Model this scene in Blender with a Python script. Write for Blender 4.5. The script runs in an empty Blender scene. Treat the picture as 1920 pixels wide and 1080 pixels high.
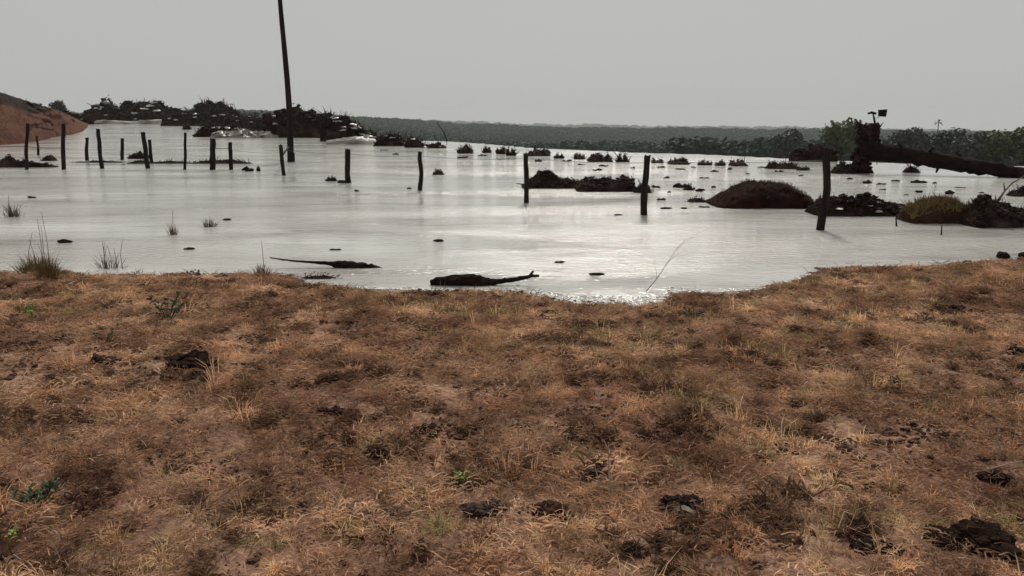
import bpy, math, random
import numpy as np
from mathutils import Vector, Matrix, noise as mn

R = math.radians
random.seed(7)
rng = np.random.default_rng(7)
scene = bpy.context.scene

# ------------------------------------------------------------------ camera
F_PX = 1507.0            # focal length in pixels of the 1920 px wide photograph
HOR = 212.0              # row of the level line in the photograph
CAM_H = 1.6
PITCH = math.atan((540 - HOR) / F_PX)
cam_data = bpy.data.cameras.new('camera')
cam = bpy.data.objects.new('camera', cam_data)
scene.collection.objects.link(cam)
scene.camera = cam
cam_data.sensor_width = 36
cam_data.lens = 36 * F_PX / 1920
cam_data.clip_start = 0.05
cam_data.clip_end = 20000
cam.location = (0, 0, CAM_H)
cam.rotation_euler = (math.pi / 2 - PITCH, 0, 0)

# ------------------------------------------------------------------ world, sun, exposure
SUN_EL, SUN_AZ = 44.0, 7.0          # degrees; azimuth clockwise from the view direction (+Y)
world = bpy.data.worlds.new('World')
scene.world = world
world.use_nodes = True
wn = world.node_tree
wn.nodes.clear()
w_out = wn.nodes.new('ShaderNodeOutputWorld')
w_bg = wn.nodes.new('ShaderNodeBackground')
w_sky = wn.nodes.new('ShaderNodeTexSky')
w_sky.sky_type = 'NISHITA'
w_sky.sun_disc = False
w_sky.sun_elevation = R(SUN_EL)
w_sky.sun_rotation = R(SUN_AZ)
w_sky.air_density = 1.0
w_sky.dust_density = 4.0
w_sky.ozone_density = 1.0
w_hs = wn.nodes.new('ShaderNodeHueSaturation')
w_hs.inputs['Saturation'].default_value = 0.12
w_mix = wn.nodes.new('ShaderNodeMix')
w_mix.data_type = 'RGBA'
w_mix.inputs['Factor'].default_value = 0.965
wn.links.new(w_sky.outputs[0], w_hs.inputs['Color'])
wn.links.new(w_hs.outputs[0], w_mix.inputs['A'])
w_mix.inputs['B'].default_value = (4.46, 4.46, 4.35, 1)     # even grey smoke-and-cloud layer
wn.links.new(w_mix.outputs['Result'], w_bg.inputs['Color'])
w_bg.inputs['Strength'].default_value = 0.10
wn.links.new(w_bg.outputs[0], w_out.inputs['Surface'])

sun_data = bpy.data.lights.new('sun', 'SUN')
sun_data.energy = 2.8
sun_data.angle = R(9)
sun_data.color = (1.0, 0.93, 0.84)
sun = bpy.data.objects.new('sun', sun_data)
scene.collection.objects.link(sun)
sd = Vector((math.sin(R(SUN_AZ)) * math.cos(R(SUN_EL)), math.cos(R(SUN_AZ)) * math.cos(R(SUN_EL)), math.sin(R(SUN_EL))))
sun.rotation_euler = sd.to_track_quat('Z', 'Y').to_euler()
sun.location = sd * 50

vs = scene.view_settings
vs.view_transform = 'Standard'
vs.look = 'None'
vs.exposure = 0.10
vs.gamma = 1.0
vs.use_curve_mapping = False

# ------------------------------------------------------------------ finding places
def ray(px, py):
    a = (px - 960) / F_PX
    b = (540 - py) / F_PX
    return Vector((a, math.cos(PITCH) + b * math.sin(PITCH), -math.sin(PITCH) + b * math.cos(PITCH)))

def at(px, py, z=0.0):
    """the point at height z that the photograph shows at (px, py)"""
    d = ray(px, py)
    t = (z - CAM_H) / d.z
    return Vector((d.x * t, d.y * t, z))

def at_y(px, py, Y):
    d = ray(px, py)
    t = Y / d.y
    return Vector((d.x * t, Y, CAM_H + d.z * t))

def scale_at(Y):
    """metres per photograph pixel at depth Y"""
    return Y / F_PX * 1.02

# ------------------------------------------------------------------ noise for numpy
def hashn(ix, iy, seed):
    h = (ix.astype(np.int64) * 374761393 + iy.astype(np.int64) * 668265263 + seed * 1442695041) & 0xffffffff
    h = ((h ^ (h >> 13)) * 1274126177) & 0xffffffff
    h = h ^ (h >> 16)
    return (h & 0xffff) / 65535.0

def vnoise(x, y, seed=0):
    ix, iy = np.floor(x), np.floor(y)
    fx, fy = x - ix, y - iy
    fx = fx * fx * (3 - 2 * fx)
    fy = fy * fy * (3 - 2 * fy)
    a = hashn(ix, iy, seed); b = hashn(ix + 1, iy, seed)
    c = hashn(ix, iy + 1, seed); d = hashn(ix + 1, iy + 1, seed)
    return (a * (1 - fx) + b * fx) * (1 - fy) + (c * (1 - fx) + d * fx) * fy

def fbm(x, y, octv=4, seed=0):
    s = 0; a = 0.5; t = 0
    for k in range(octv):
        s = s + a * vnoise(x * 2 ** k + 17.3 * k, y * 2 ** k - 9.1 * k, seed + k)
        t += a; a *= 0.5
    return s / t * 2 - 1

# ------------------------------------------------------------------ scene helpers
COL = scene.collection

def link(name, me, mat, parent=None):
    o = bpy.data.objects.new(name, me)
    COL.objects.link(o)
    if mat is not None and not me.materials:
        me.materials.append(mat)
    if parent is not None:
        o.parent = parent
    return o

def empty(name, loc):
    o = bpy.data.objects.new(name, None)
    o.empty_display_size = 0.2
    o.location = loc
    COL.objects.link(o)
    return o

def tag(o, label, cat, group=None):
    o['label'] = label
    o['category'] = cat
    if group:
        o['group'] = group
    return o

class MB:
    def __init__(self):
        self.v = []; self.f = []
    def add(self, vs_, fs_):
        k = len(self.v)
        self.v.extend([tuple(p) for p in vs_])
        self.f.extend([tuple(i + k for i in f) for f in fs_])
    def mesh(self, name, smooth=False):
        me = bpy.data.meshes.new(name)
        me.from_pydata(self.v, [], self.f)
        if smooth:
            me.polygons.foreach_set('use_smooth', [True] * len(me.polygons))
        me.update()
        return me
    def build(self, name, mat, parent=None, smooth=False):
        return link(name, self.mesh(name, smooth), mat, parent)

    # shapes ---------------------------------------------------------
    def tube(self, pts, radii, seg=8, rough=0.0, seed=0, flat=1.0):
        pts = [Vector(p) for p in pts]
        n = len(pts)
        vs_, fs_ = [], []
        ref = Vector((0.13, 0.31, 1)) if abs((pts[-1] - pts[0]).normalized().z) < 0.85 else Vector((1, 0.2, 0.1))
        for i, p in enumerate(pts):
            t = (pts[min(i + 1, n - 1)] - pts[max(i - 1, 0)]).normalized()
            a = t.cross(ref).normalized(); b = a.cross(t).normalized()
            for j in range(seg):
                th = 2 * math.pi * j / seg
                k = 1 + rough * mn.noise(Vector((math.cos(th) * 1.3 + seed * 3.1, math.sin(th) * 1.3, i * 0.9 + seed)))
                vs_.append(p + (a * math.cos(th) + b * math.sin(th) * flat) * radii[i] * k)
        for i in range(n - 1):
            for j in range(seg):
                j2 = (j + 1) % seg
                fs_.append((i * seg + j, i * seg + j2, (i + 1) * seg + j2, (i + 1) * seg + j))
        fs_.append(tuple(range(seg - 1, -1, -1)))
        fs_.append(tuple((n - 1) * seg + j for j in range(seg)))
        self.add(vs_, fs_)
    def blade(self, p, q, w, bend=0.0):
        """thin grass blade from p to q"""
        p = Vector(p); q = Vector(q)
        t = q - p
        s = t.cross(Vector((random.uniform(-1, 1), random.uniform(-1, 1), 0.3)))
        if s.length < 1e-6: s = Vector((1, 0, 0))
        s = s.normalized() * w * 0.5
        m = p + t * 0.55 + Vector((0, 0, bend))
        self.add([p - s, p + s, m + s * 0.8, m - s * 0.8, q], [(0, 1, 2, 3), (3, 2, 4)])
    def clod(self, c, r, seed=0, flat=0.7, sub=1, rough=0.5):
        vs_, fs_ = ICO[sub]
        out = []
        for v in vs_:
            k = 1 + rough * mn.noise(v * 1.4 + Vector((seed * 5.17, seed * 1.3, 0))) + rough * .5 * mn.noise(v * 3.1 + Vector((seed * 2.1, 0, 7)))
            out.append((c[0] + v.x * r * k, c[1] + v.y * r * k, c[2] + v.z * r * k * flat))
        self.add(out, fs_)

def make_ico(sub):
    import bmesh
    bm = bmesh.new()
    bmesh.ops.create_icosphere(bm, subdivisions=sub, radius=1)
    bm.verts.ensure_lookup_table()
    v = [x.co.copy() for x in bm.verts]
    f = [tuple(q.index for q in x.verts) for x in bm.faces]
    bm.free()
    return v, f
ICO = {0: make_ico(1), 1: make_ico(2), 2: make_ico(3), 3: make_ico(4)}

# ------------------------------------------------------------------ materials
def new_mat(name):
    m = bpy.data.materials.new(name)
    m.use_nodes = True
    nt = m.node_tree
    b = nt.nodes['Principled BSDF']
    return m, nt, b

def ramp(nt, stops):
    r = nt.nodes.new('ShaderNodeValToRGB')
    el = r.color_ramp.elements
    while len(el) < len(stops): el.new(0.5)
    for e, (p, c) in zip(el, stops):
        e.position = p; e.color = (*c, 1)
    return r

def noise_col(nt, scale, stops, detail=6, coord='pos', rough=0.6, stretch=None):
    if coord == 'pos':
        g = nt.nodes.new('ShaderNodeNewGeometry'); src = g.outputs['Position']
    else:
        g = nt.nodes.new('ShaderNodeTexCoord'); src = g.outputs['Object']
    if stretch:
        mp = nt.nodes.new('ShaderNodeMapping'); mp.inputs['Scale'].default_value = stretch
        nt.links.new(src, mp.inputs['Vector']); src = mp.outputs[0]
    n = nt.nodes.new('ShaderNodeTexNoise')
    n.inputs['Scale'].default_value = scale
    n.inputs['Detail'].default_value = detail
    n.inputs['Roughness'].default_value = rough
    nt.links.new(src, n.inputs['Vector'])
    r = ramp(nt, stops)
    nt.links.new(n.outputs['Fac'], r.inputs['Fac'])
    return n, r

def simple_mat(name, stops, scale=3, rough=0.9, spec=0.25, bump=0.0, bscale=20, coord='pos', stretch=None, coat=0.0):
    m, nt, b = new_mat(name)
    n, r = noise_col(nt, scale, stops, coord=coord, stretch=stretch)
    nt.links.new(r.outputs[0], b.inputs['Base Color'])
    b.inputs['Roughness'].default_value = rough
    b.inputs['Specular IOR Level'].default_value = spec
    if coat:
        b.inputs['Coat Weight'].default_value = coat
        b.inputs['Coat Roughness'].default_value = 0.15
    if bump:
        n2, _ = noise_col(nt, bscale, [(0, (0, 0, 0)), (1, (1, 1, 1))], coord=coord)
        bp = nt.nodes.new('ShaderNodeBump')
        bp.inputs['Strength'].default_value = 1.0
        bp.inputs['Distance'].default_value = bump
        nt.links.new(n2.outputs['Fac'], bp.inputs['Height'])
        nt.links.new(bp.outputs[0], b.inputs['Normal'])
    return m

M = {}
M['wood'] = simple_mat('weathered_wood', [(0.3, (.010, .007, .006)), (0.7, (.032, .023, .019))], 14, .9, .08, .006, 40, stretch=(1, 1, .15))
M['pole'] = simple_mat('pole_wood', [(0.3, (.010, .007, .006)), (0.7, (.028, .020, .018))], 6, .9, .08, .006, 30, stretch=(1, 1, .1))
M['debris'] = simple_mat('wet_dark_soil', [(0.3, (.011, .006, .006)), (0.5, (.026, .015, .013)), (0.7, (.070, .046, .040))], 2.2, .9, .06, .05, 5)
M['debris_brush'] = simple_mat('dark_brush', [(0.35, (.012, .009, .007)), (0.5, (.040, .028, .021)), (0.65, (.085, .060, .045))], 7, .85, .1)
M['green_brush'] = simple_mat('dull_green_brush', [(0.35, (.020, .025, .012)), (0.65, (.085, .090, .042))], 5, .8, .1)
M['mud_slab'] = simple_mat('pale_wet_mud', [(0.3, (.40, .38, .35)), (0.7, (.60, .58, .54))], 2, .3, .6, .01, 12)  # pale tone also carries the gleam on the wet mud
M['mud_slope'] = simple_mat('streaked_wet_mud', [(0.38, (.05, .035, .03)), (0.48, (.20, .17, .15)), (0.60, (.42, .40, .37))], .8, .4, .4, .05, 3, stretch=(.6, .6, 3))
M['mound'] = simple_mat('red_brown_soil', [(0.3, (.020, .009, .007)), (0.7, (.052, .024, .017))], 3, .9, .1, .02, 14)
M['dark_mound'] = simple_mat('dark_red_soil', [(0.3, (.010, .005, .004)), (0.6, (.026, .011, .009)), (0.75, (.05, .022, .016))], 4, .95, .03, .05, 5)
M['ochre_grass'] = simple_mat('ochre_grass', [(0.3, (.08, .055, .024)), (0.55, (.20, .135, .060)), (0.8, (.32, .23, .12))], 9, .8, .15)
M['reed'] = simple_mat('shore_reed', [(0.35, (.08, .075, .028)), (0.55, (.25, .17, .075)), (0.7, (.42, .23, .10))], 7, .8, .15)
M['reed_dark'] = simple_mat('dark_reed', [(0.35, (.025, .020, .012)), (0.7, (.10, .075, .040))], 9, .8, .15)
M['pale_twig'] = simple_mat('bleached_twig', [(0.3, (.26, .21, .16)), (0.7, (.44, .37, .30))], 30, .8, .2)
M['grey_twig'] = simple_mat('grey_twig', [(0.3, (.11, .09, .075)), (0.7, (.22, .185, .155))], 30, .8, .2)
M['dung'] = simple_mat('black_dry_dung', [(0.3, (.010, .006, .005)), (0.7, (.048, .028, .020))], 20, .95, .02, .02, 60)
M['stone'] = simple_mat('pale_stone', [(0.3, (.42, .39, .36)), (0.7, (.62, .59, .56))], 30, .8, .3)
M['leaf_bright'] = simple_mat('bright_weed', [(0.3, (.13, .17, .035)), (0.7, (.26, .31, .08))], 30, .6, .3)
M['leaf_dark'] = simple_mat('dark_weed', [(0.3, (.030, .042, .022)), (0.7, (.085, .105, .055))], 30, .8, .15)
M['bark'] = simple_mat('wet_bark', [(0.3, (.007, .004, .003)), (0.7, (.028, .016, .012))], 5, .9, .06, .03, 18)
M['crown_olive'] = simple_mat('olive_leaves', [(0.3, (.040, .050, .018)), (0.7, (.090, .100, .036))], .8, .7, .2)
M['crown_dark'] = simple_mat('dark_leaves', [(0.3, (.020, .030, .018)), (0.7, (.050, .064, .036))], .8, .7, .2)
M['crown_grey'] = simple_mat('grey_leaves', [(0.3, (.040, .044, .032)), (0.7, (.085, .085, .062))], .8, .7, .2)
M['forest'] = simple_mat('forest_leaves', [(0.3, (.012, .032, .020)), (0.55, (.020, .048, .030)), (0.75, (.040, .060, .034))], .012, .8, .15)
M['wire'] = simple_mat('rusty_wire', [(0.3, (.05, .04, .035)), (0.7, (.09, .075, .06))], 30, .6, .3)
M['hill'] = simple_mat('far_woodland', [(0.3, (.020, .034, .022)), (0.7, (.042, .056, .034))], .01, .9, .1)
M['crumb'] = simple_mat('soil_crumbs', [(0.35, (.030, .016, .012)), (0.65, (.13, .072, .050))], 12, .95, .05)
M['shore_glint'] = simple_mat('shore_glint', [(0.3, (.62, .60, .57)), (0.7, (.80, .79, .77))], 20, .5, .4)  # near-white colour stands in for glint on the wet edge

# ------------------------------------------------------------------ terrain shape
shore_px = [(-900, 505), (-400, 506), (-100, 508), (0, 508), (60, 516), (130, 512), (190, 517), (260, 519), (350, 516), (480, 516), (540, 521),
            (575, 537), (640, 541), (820, 546), (900, 546), (1000, 558), (1060, 570), (1130, 573), (1190, 577), (1245, 568),
            (1262, 550), (1340, 549), (1420, 545), (1500, 524), (1545, 507), (1620, 503), (1700, 502), (1760, 496), (1830, 492), (1920, 486),
            (2200, 480), (2700, 470)]
sp = [at(x, y) for x, y in shore_px]
SHX = np.array([p.x for p in sp]); SHY = np.array([p.y for p in sp])
o_ = np.argsort(SHX); SHX = SHX[o_]; SHY = SHY[o_]

lip_px = [(-2500, 232), (-400, 230), (0, 229), (330, 229), (410, 236), (490, 254), (640, 261), (850, 265), (1000, 277), (1200, 286),
          (1350, 290), (1500, 298), (1700, 306), (1920, 311), (2600, 318), (5000, 322)]
lp = [at(x, y) for x, y in lip_px]
LAZ = np.array([math.atan2(p.x, p.y) for p in lp]); LR = np.array([math.hypot(p.x, p.y) for p in lp])

ridge_px = [(-2500, 222), (0, 216), (330, 212), (435, 207), (560, 212), (640, 217), (750, 221), (850, 229), (1000, 236), (1200, 238), (1500, 240), (1920, 243), (5000, 246)]
RAZ = np.array([math.atan2(x - 960, F_PX) for x, y in ridge_px])
RZT = np.array([1.6 - (y - HOR) / F_PX * 1500 for x, y in ridge_px])

def signed_shore(x, y):
    w = 0.16 * fbm(x * 1.3, y * 1.3, 4, 31) + 0.13 * fbm(x * 4.2, y * 4.2, 4, 35)
    return np.interp(x, SHX, SHY) - y + w * np.clip(np.abs(y) / 6, 0, 1)

def ground_z(x, y):
    x = np.asarray(x, float); y = np.asarray(y, float)
    s = signed_shore(x, y)
    land = np.where(s > 0, 0.12 * (1 - np.exp(-np.maximum(s, 0) / 1.3)), np.maximum(-.35, .10 * s))
    lm = np.clip(s / 0.8, 0, 1)
    hum = fbm(x * .8, y * .8, 3, 3) * .025 + fbm(x * 3.5, y * 3.5, 4, 9) * .042 + fbm(x * 14, y * 14, 3, 14) * .016
    pits = -0.05 * np.clip(fbm(x * 2.2, y * 2.2, 3, 52) - .38, 0, 1) / .3
    z = land + lm * (hum + pits)
    r = np.hypot(x, y); az = np.arctan2(x, y)
    lipr = np.interp(az, LAZ, LR) * (1 + .03 * fbm(az * 40, az * 0 + .5, 3, 70))
    t = r - lipr
    zr = np.interp(az, RAZ, RZT) - 10
    zf = -.25 - .075 * np.clip(t, 0, 150)
    z450 = -25.0
    a = np.clip((r - (lipr + 150)) / np.maximum(450 - (lipr + 150), 50), 0, 1)
    zf = np.where(t > 150, -11.5 * (1 - a) + z450 * a, zf)
    b = np.clip((r - 450) / 450, 0, 1); zf = np.where(r > 450, z450 * (1 - b) + (zr - 10) * b, zf)
    c = np.clip((r - 900) / 600, 0, 1); c = c * c * (3 - 2 * c); zf = np.where(r > 900, (zr - 10) * (1 - c) + zr * c, zf)
    d = np.clip((r - 1500) / 800, 0, 1); zf = np.where(r > 1500, zr * (1 - d) + (-100) * d, zf)
    zf = zf + np.clip((r - 300) / 600, 0, 1) * 3 * fbm(x / 120, y / 120, 3, 80)
    return np.where((t > 0) & (y > 5), zf, z)

def gz(x, y):
    return float(ground_z(np.array([x]), np.array([y]))[0])

def at_g(px, py):
    z = 0.08
    for _ in range(6):
        p = at(px, py, z)
        z = max(gz(p.x, p.y), 0.0)
    return Vector((p.x, p.y, z))

def grow(a0, step, fac, end):
    out = []; a = a0
    while a < end:
        step *= fac; a += step; out.append(a)
    return out
pos = list(np.arange(0, 5.2, .03)); pos += grow(pos[-1], .03, 1.05, 4000)
xs = np.array([-v for v in pos[:0:-1]] + pos)
ys = list(np.arange(1.6, 7.0, .025)); ys += grow(ys[-1], .025, 1.017, 60); ys += grow(ys[-1], 1.0, 1.07, 4000)
ys = np.array([-60, -30, -15, -8, -4, -2, -1, 0, .5, .9, 1.2, 1.4] + ys)
X, Y = np.meshgrid(xs, ys)
Z = ground_z(X, Y)

def grid_mesh(name, X, Y, Z, smooth=True):
    ny, nx = X.shape
    me = bpy.data.meshes.new(name)
    co = np.stack([X.ravel(), Y.ravel(), Z.ravel()], 1).astype(np.float32)
    idx = np.arange(nx * ny).reshape(ny, nx)
    q = np.stack([idx[:-1, :-1], idx[:-1, 1:], idx[1:, 1:], idx[1:, :-1]], -1).reshape(-1, 4)
    me.vertices.add(len(co)); me.vertices.foreach_set('co', co.ravel())
    me.loops.add(q.size); me.loops.foreach_set('vertex_index', q.ravel().astype(np.int32))
    me.polygons.add(len(q)); me.polygons.foreach_set('loop_start', np.arange(0, q.size, 4, dtype=np.int32))
    me.polygons.foreach_set('loop_total', np.full(len(q), 4, dtype=np.int32))
    me.polygons.foreach_set('use_smooth', np.full(len(q), smooth))
    me.update(calc_edges=True)
    return me

def blotch(nt, col):
    # dark patches in the dead grass, the same on the soil and on the blades
    n_, r_ = noise_col(nt, 4.5, [(0.36, (.50, .42, .36)), (0.42, (1.05, 1.04, 1.03)), (0.50, (1.36, 1.36, 1.34)), (0.62, (1.46, 1.47, 1.46))], detail=9, rough=.72)
    n3, r3 = noise_col(nt, .55, [(0.35, (.80, .74, .70)), (0.62, (1.10, 1.12, 1.04))], detail=3)
    a = nt.nodes.new('ShaderNodeMix'); a.data_type = 'RGBA'; a.blend_type = 'MULTIPLY'; a.inputs['Factor'].default_value = 1
    nt.links.new(col, a.inputs['A']); nt.links.new(r_.outputs[0], a.inputs['B'])
    c = nt.nodes.new('ShaderNodeMix'); c.data_type = 'RGBA'; c.blend_type = 'MULTIPLY'; c.inputs['Factor'].default_value = 1
    nt.links.new(a.outputs['Result'], c.inputs['A']); nt.links.new(r3.outputs[0], c.inputs['B'])
    h = nt.nodes.new('ShaderNodeHueSaturation'); h.inputs['Saturation'].default_value = .95; h.inputs['Value'].default_value = 1.17
    nt.links.new(c.outputs['Result'], h.inputs['Color'])
    return h.outputs[0]

# ground material: red-brown dry earth, damp at the water's edge, woodland floor far off
m, nt, b = new_mat('dry_earth')
n1, r1 = noise_col(nt, 1.6, [(0.28, (.11, .052, .033)), (0.45, (.22, .118, .078)), (0.6, (.29, .170, .118)), (0.74, (.38, .255, .190))], detail=8)
n2, r2 = noise_col(nt, 26, [(0.3, (.40, .36, .35)), (0.6, (1.0, 1.0, 1.0)), (0.75, (1.25, 1.2, 1.15))], detail=6)
mul = nt.nodes.new('ShaderNodeMix'); mul.data_type = 'RGBA'; mul.blend_type = 'MULTIPLY'; mul.inputs['Factor'].default_value = 1
nt.links.new(r1.outputs[0], mul.inputs['A']); nt.links.new(r2.outputs[0], mul.inputs['B'])
geo = nt.nodes.new('ShaderNodeNewGeometry'); sep = nt.nodes.new('ShaderNodeSeparateXYZ')
nt.links.new(geo.outputs['Position'], sep.inputs[0])
mr = nt.nodes.new('ShaderNodeMapRange')
mr.inputs['From Min'].default_value = .008; mr.inputs['From Max'].default_value = .045
nt.links.new(sep.outputs['Z'], mr.inputs['Value'])
wet = nt.nodes.new('ShaderNodeMix'); wet.data_type = 'RGBA'
wet.inputs['A'].default_value = (.060, .038, .028, 1)
nt.links.new(blotch(nt, mul.outputs['Result']), wet.inputs['B']); nt.links.new(mr.outputs[0], wet.inputs['Factor'])
mr2 = nt.nodes.new('ShaderNodeMapRange')
mr2.inputs['From Min'].default_value = 60; mr2.inputs['From Max'].default_value = 160
nt.links.new(sep.outputs['Y'], mr2.inputs['Value'])
farm = nt.nodes.new('ShaderNodeMix'); farm.data_type = 'RGBA'
farm.inputs['B'].default_value = (.040, .050, .026, 1)
nt.links.new(mr2.outputs[0], farm.inputs['Factor']); nt.links.new(wet.outputs['Result'], farm.inputs['A'])
nt.links.new(farm.outputs['Result'], b.inputs['Base Color'])
mr3 = nt.nodes.new('ShaderNodeMapRange')
mr3.inputs['From Min'].default_value = .004; mr3.inputs['From Max'].default_value = .03
mr3.inputs['To Min'].default_value = .35; mr3.inputs['To Max'].default_value = .95
nt.links.new(sep.outputs['Z'], mr3.inputs['Value']); nt.links.new(mr3.outputs[0], b.inputs['Roughness'])
b.inputs['Specular IOR Level'].default_value = .3
nb, _ = noise_col(nt, 60, [(0, (0, 0, 0)), (1, (1, 1, 1))], detail=8, rough=.7)
bp = nt.nodes.new('ShaderNodeBump'); bp.inputs['Distance'].default_value = .02; bp.inputs['Strength'].default_value = .9
nt.links.new(nb.outputs['Fac'], bp.inputs['Height']); nt.links.new(bp.outputs[0], b.inputs['Normal'])
M['earth'] = m
g = link('ground', grid_mesh('ground', X, Y, Z), M['earth'])
g['kind'] = 'structure'

# ------------------------------------------------------------------ water: muddy flood, flat to its far lip, then spilling down the slope
wxs = np.concatenate([[-400, -300, -220, -160], np.arange(-120, 70, .5), [75, 85, 100, 130, 170]])
wys = np.concatenate([np.arange(5.0, 30, .25), np.arange(30, 90, .6), np.arange(90, 150, 2)])
WX, WY = np.meshgrid(wxs, wys)
wr = np.hypot(WX, WY); waz = np.arctan2(WX, WY)
wt = wr - np.interp(waz, LAZ, LR)
WZ = np.where(wt > 0, -.02 - .16 * wt, 0.0)
water_me = grid_mesh('water', WX, WY, WZ)
m, nt, b = new_mat('muddy_water')
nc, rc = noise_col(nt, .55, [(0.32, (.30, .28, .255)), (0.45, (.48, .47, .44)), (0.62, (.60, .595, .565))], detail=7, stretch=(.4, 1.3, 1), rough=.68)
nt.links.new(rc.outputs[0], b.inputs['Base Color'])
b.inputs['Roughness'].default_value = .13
b.inputs['IOR'].default_value = 1.42
b.inputs['Specular IOR Level'].default_value = .6
na, _ = noise_col(nt, 1.6, [(0, (0, 0, 0)), (1, (1, 1, 1))], detail=5, stretch=(.5, 1.4, 1), rough=.6)
nbb, _ = noise_col(nt, 13, [(0, (0, 0, 0)), (1, (1, 1, 1))], detail=4, stretch=(.7, 1.25, 1), rough=.6)
nz, rz = noise_col(nt, .22, [(0.40, (0.15, .15, .15)), (0.58, (1, 1, 1))], detail=3, stretch=(.4, 1.3, 1))
mm = nt.nodes.new('ShaderNodeMath'); mm.operation = 'MULTIPLY'
nt.links.new(nbb.outputs['Fac'], mm.inputs[0]); nt.links.new(rz.outputs[0], mm.inputs[1])
b1 = nt.nodes.new('ShaderNodeBump'); b1.inputs['Distance'].default_value = .026; b1.inputs['Strength'].default_value = 1
b2 = nt.nodes.new('ShaderNodeBump'); b2.inputs['Distance'].default_value = .034; b2.inputs['Strength'].default_value = 1
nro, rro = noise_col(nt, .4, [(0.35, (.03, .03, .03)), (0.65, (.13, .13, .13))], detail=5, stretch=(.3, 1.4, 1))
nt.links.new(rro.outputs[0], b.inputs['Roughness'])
nw, rw = noise_col(nt, .3, [(0.38, (.25, .25, .25)), (0.6, (1, 1, 1))], detail=4, stretch=(.4, 1.1, 1))
m2 = nt.nodes.new('ShaderNodeMath'); m2.operation = 'MULTIPLY'
nt.links.new(na.outputs['Fac'], m2.inputs[0]); nt.links.new(rw.outputs[0], m2.inputs[1])
nt.links.new(m2.outputs[0], b1.inputs['Height'])
nt.links.new(mm.outputs[0], b2.inputs['Height'])
nt.links.new(b1.outputs[0], b2.inputs['Normal']); nt.links.new(b2.outputs[0], b.inputs['Normal'])
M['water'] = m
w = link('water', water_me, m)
w['kind'] = 'structure'

# ------------------------------------------------------------------ far ridge
def ridge():
    mb = MB()
    azs = np.linspace(-1.0, 1.0, 700)
    zt = np.interp(azs, RAZ, np.array([1.6 - (max(y, 226) - 4.0 - HOR) / F_PX * 3300 for x, y in ridge_px]))
    zt = zt + 7 * fbm(azs * 60, azs * 0, 4, 5) + 5 * fbm(azs * 400, azs * 0 + 3, 3, 6)
    rows = [(2700, -90, 0), (3050, 0, .55), (3200, 0, .86), (3300, 0, 1.0), (3500, -90, 0)]
    V, Fc = [], []
    for k, (r, zz, fr) in enumerate(rows):
        for i, a in enumerate(azs):
            V.append((r * math.sin(a), r * math.cos(a), -105 + (zt[i] + 105) * fr if fr else -108))
    n = len(azs)
    for k in range(len(rows) - 1):
        for i in range(n - 1):
            Fc.append((k * n + i, k * n + i + 1, (k + 1) * n + i + 1, (k + 1) * n + i))
    mb.add(V, Fc)
    o = mb.build('hills', M['hill'], smooth=True)
    o['kind'] = 'structure'
ridge()

# ------------------------------------------------------------------ red earth bank at the left, with a darker band along the crest
m, nt, b = new_mat('red_bank_soil')
at_n = nt.nodes.new('ShaderNodeAttribute'); at_n.attribute_name = 'layer'
nr, rr = noise_col(nt, .9, [(0.3, (.045, .019, .012)), (0.48, (.090, .036, .021)), (0.7, (.15, .062, .036))], detail=10)
mixl = nt.nodes.new('ShaderNodeMix'); mixl.data_type = 'RGBA'
mixl.inputs['B'].default_value = (.022, .013, .011, 1)
nt.links.new(rr.outputs[0], mixl.inputs['A']); nt.links.new(at_n.outputs['Fac'], mixl.inputs['Factor'])
nt.links.new(mixl.outputs['Result'], b.inputs['Base Color'])
b.inputs['Roughness'].default_value = .95
b.inputs['Specular IOR Level'].default_value = .15
nn, _ = noise_col(nt, 3, [(0, (0, 0, 0)), (1, (1, 1, 1))], detail=8)
bb = nt.nodes.new('ShaderNodeBump'); bb.inputs['Distance'].default_value = .15
nt.links.new(nn.outputs['Fac'], bb.inputs['Height']); nt.links.new(bb.outputs[0], b.inputs['Normal'])
M['bank'] = m

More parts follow.
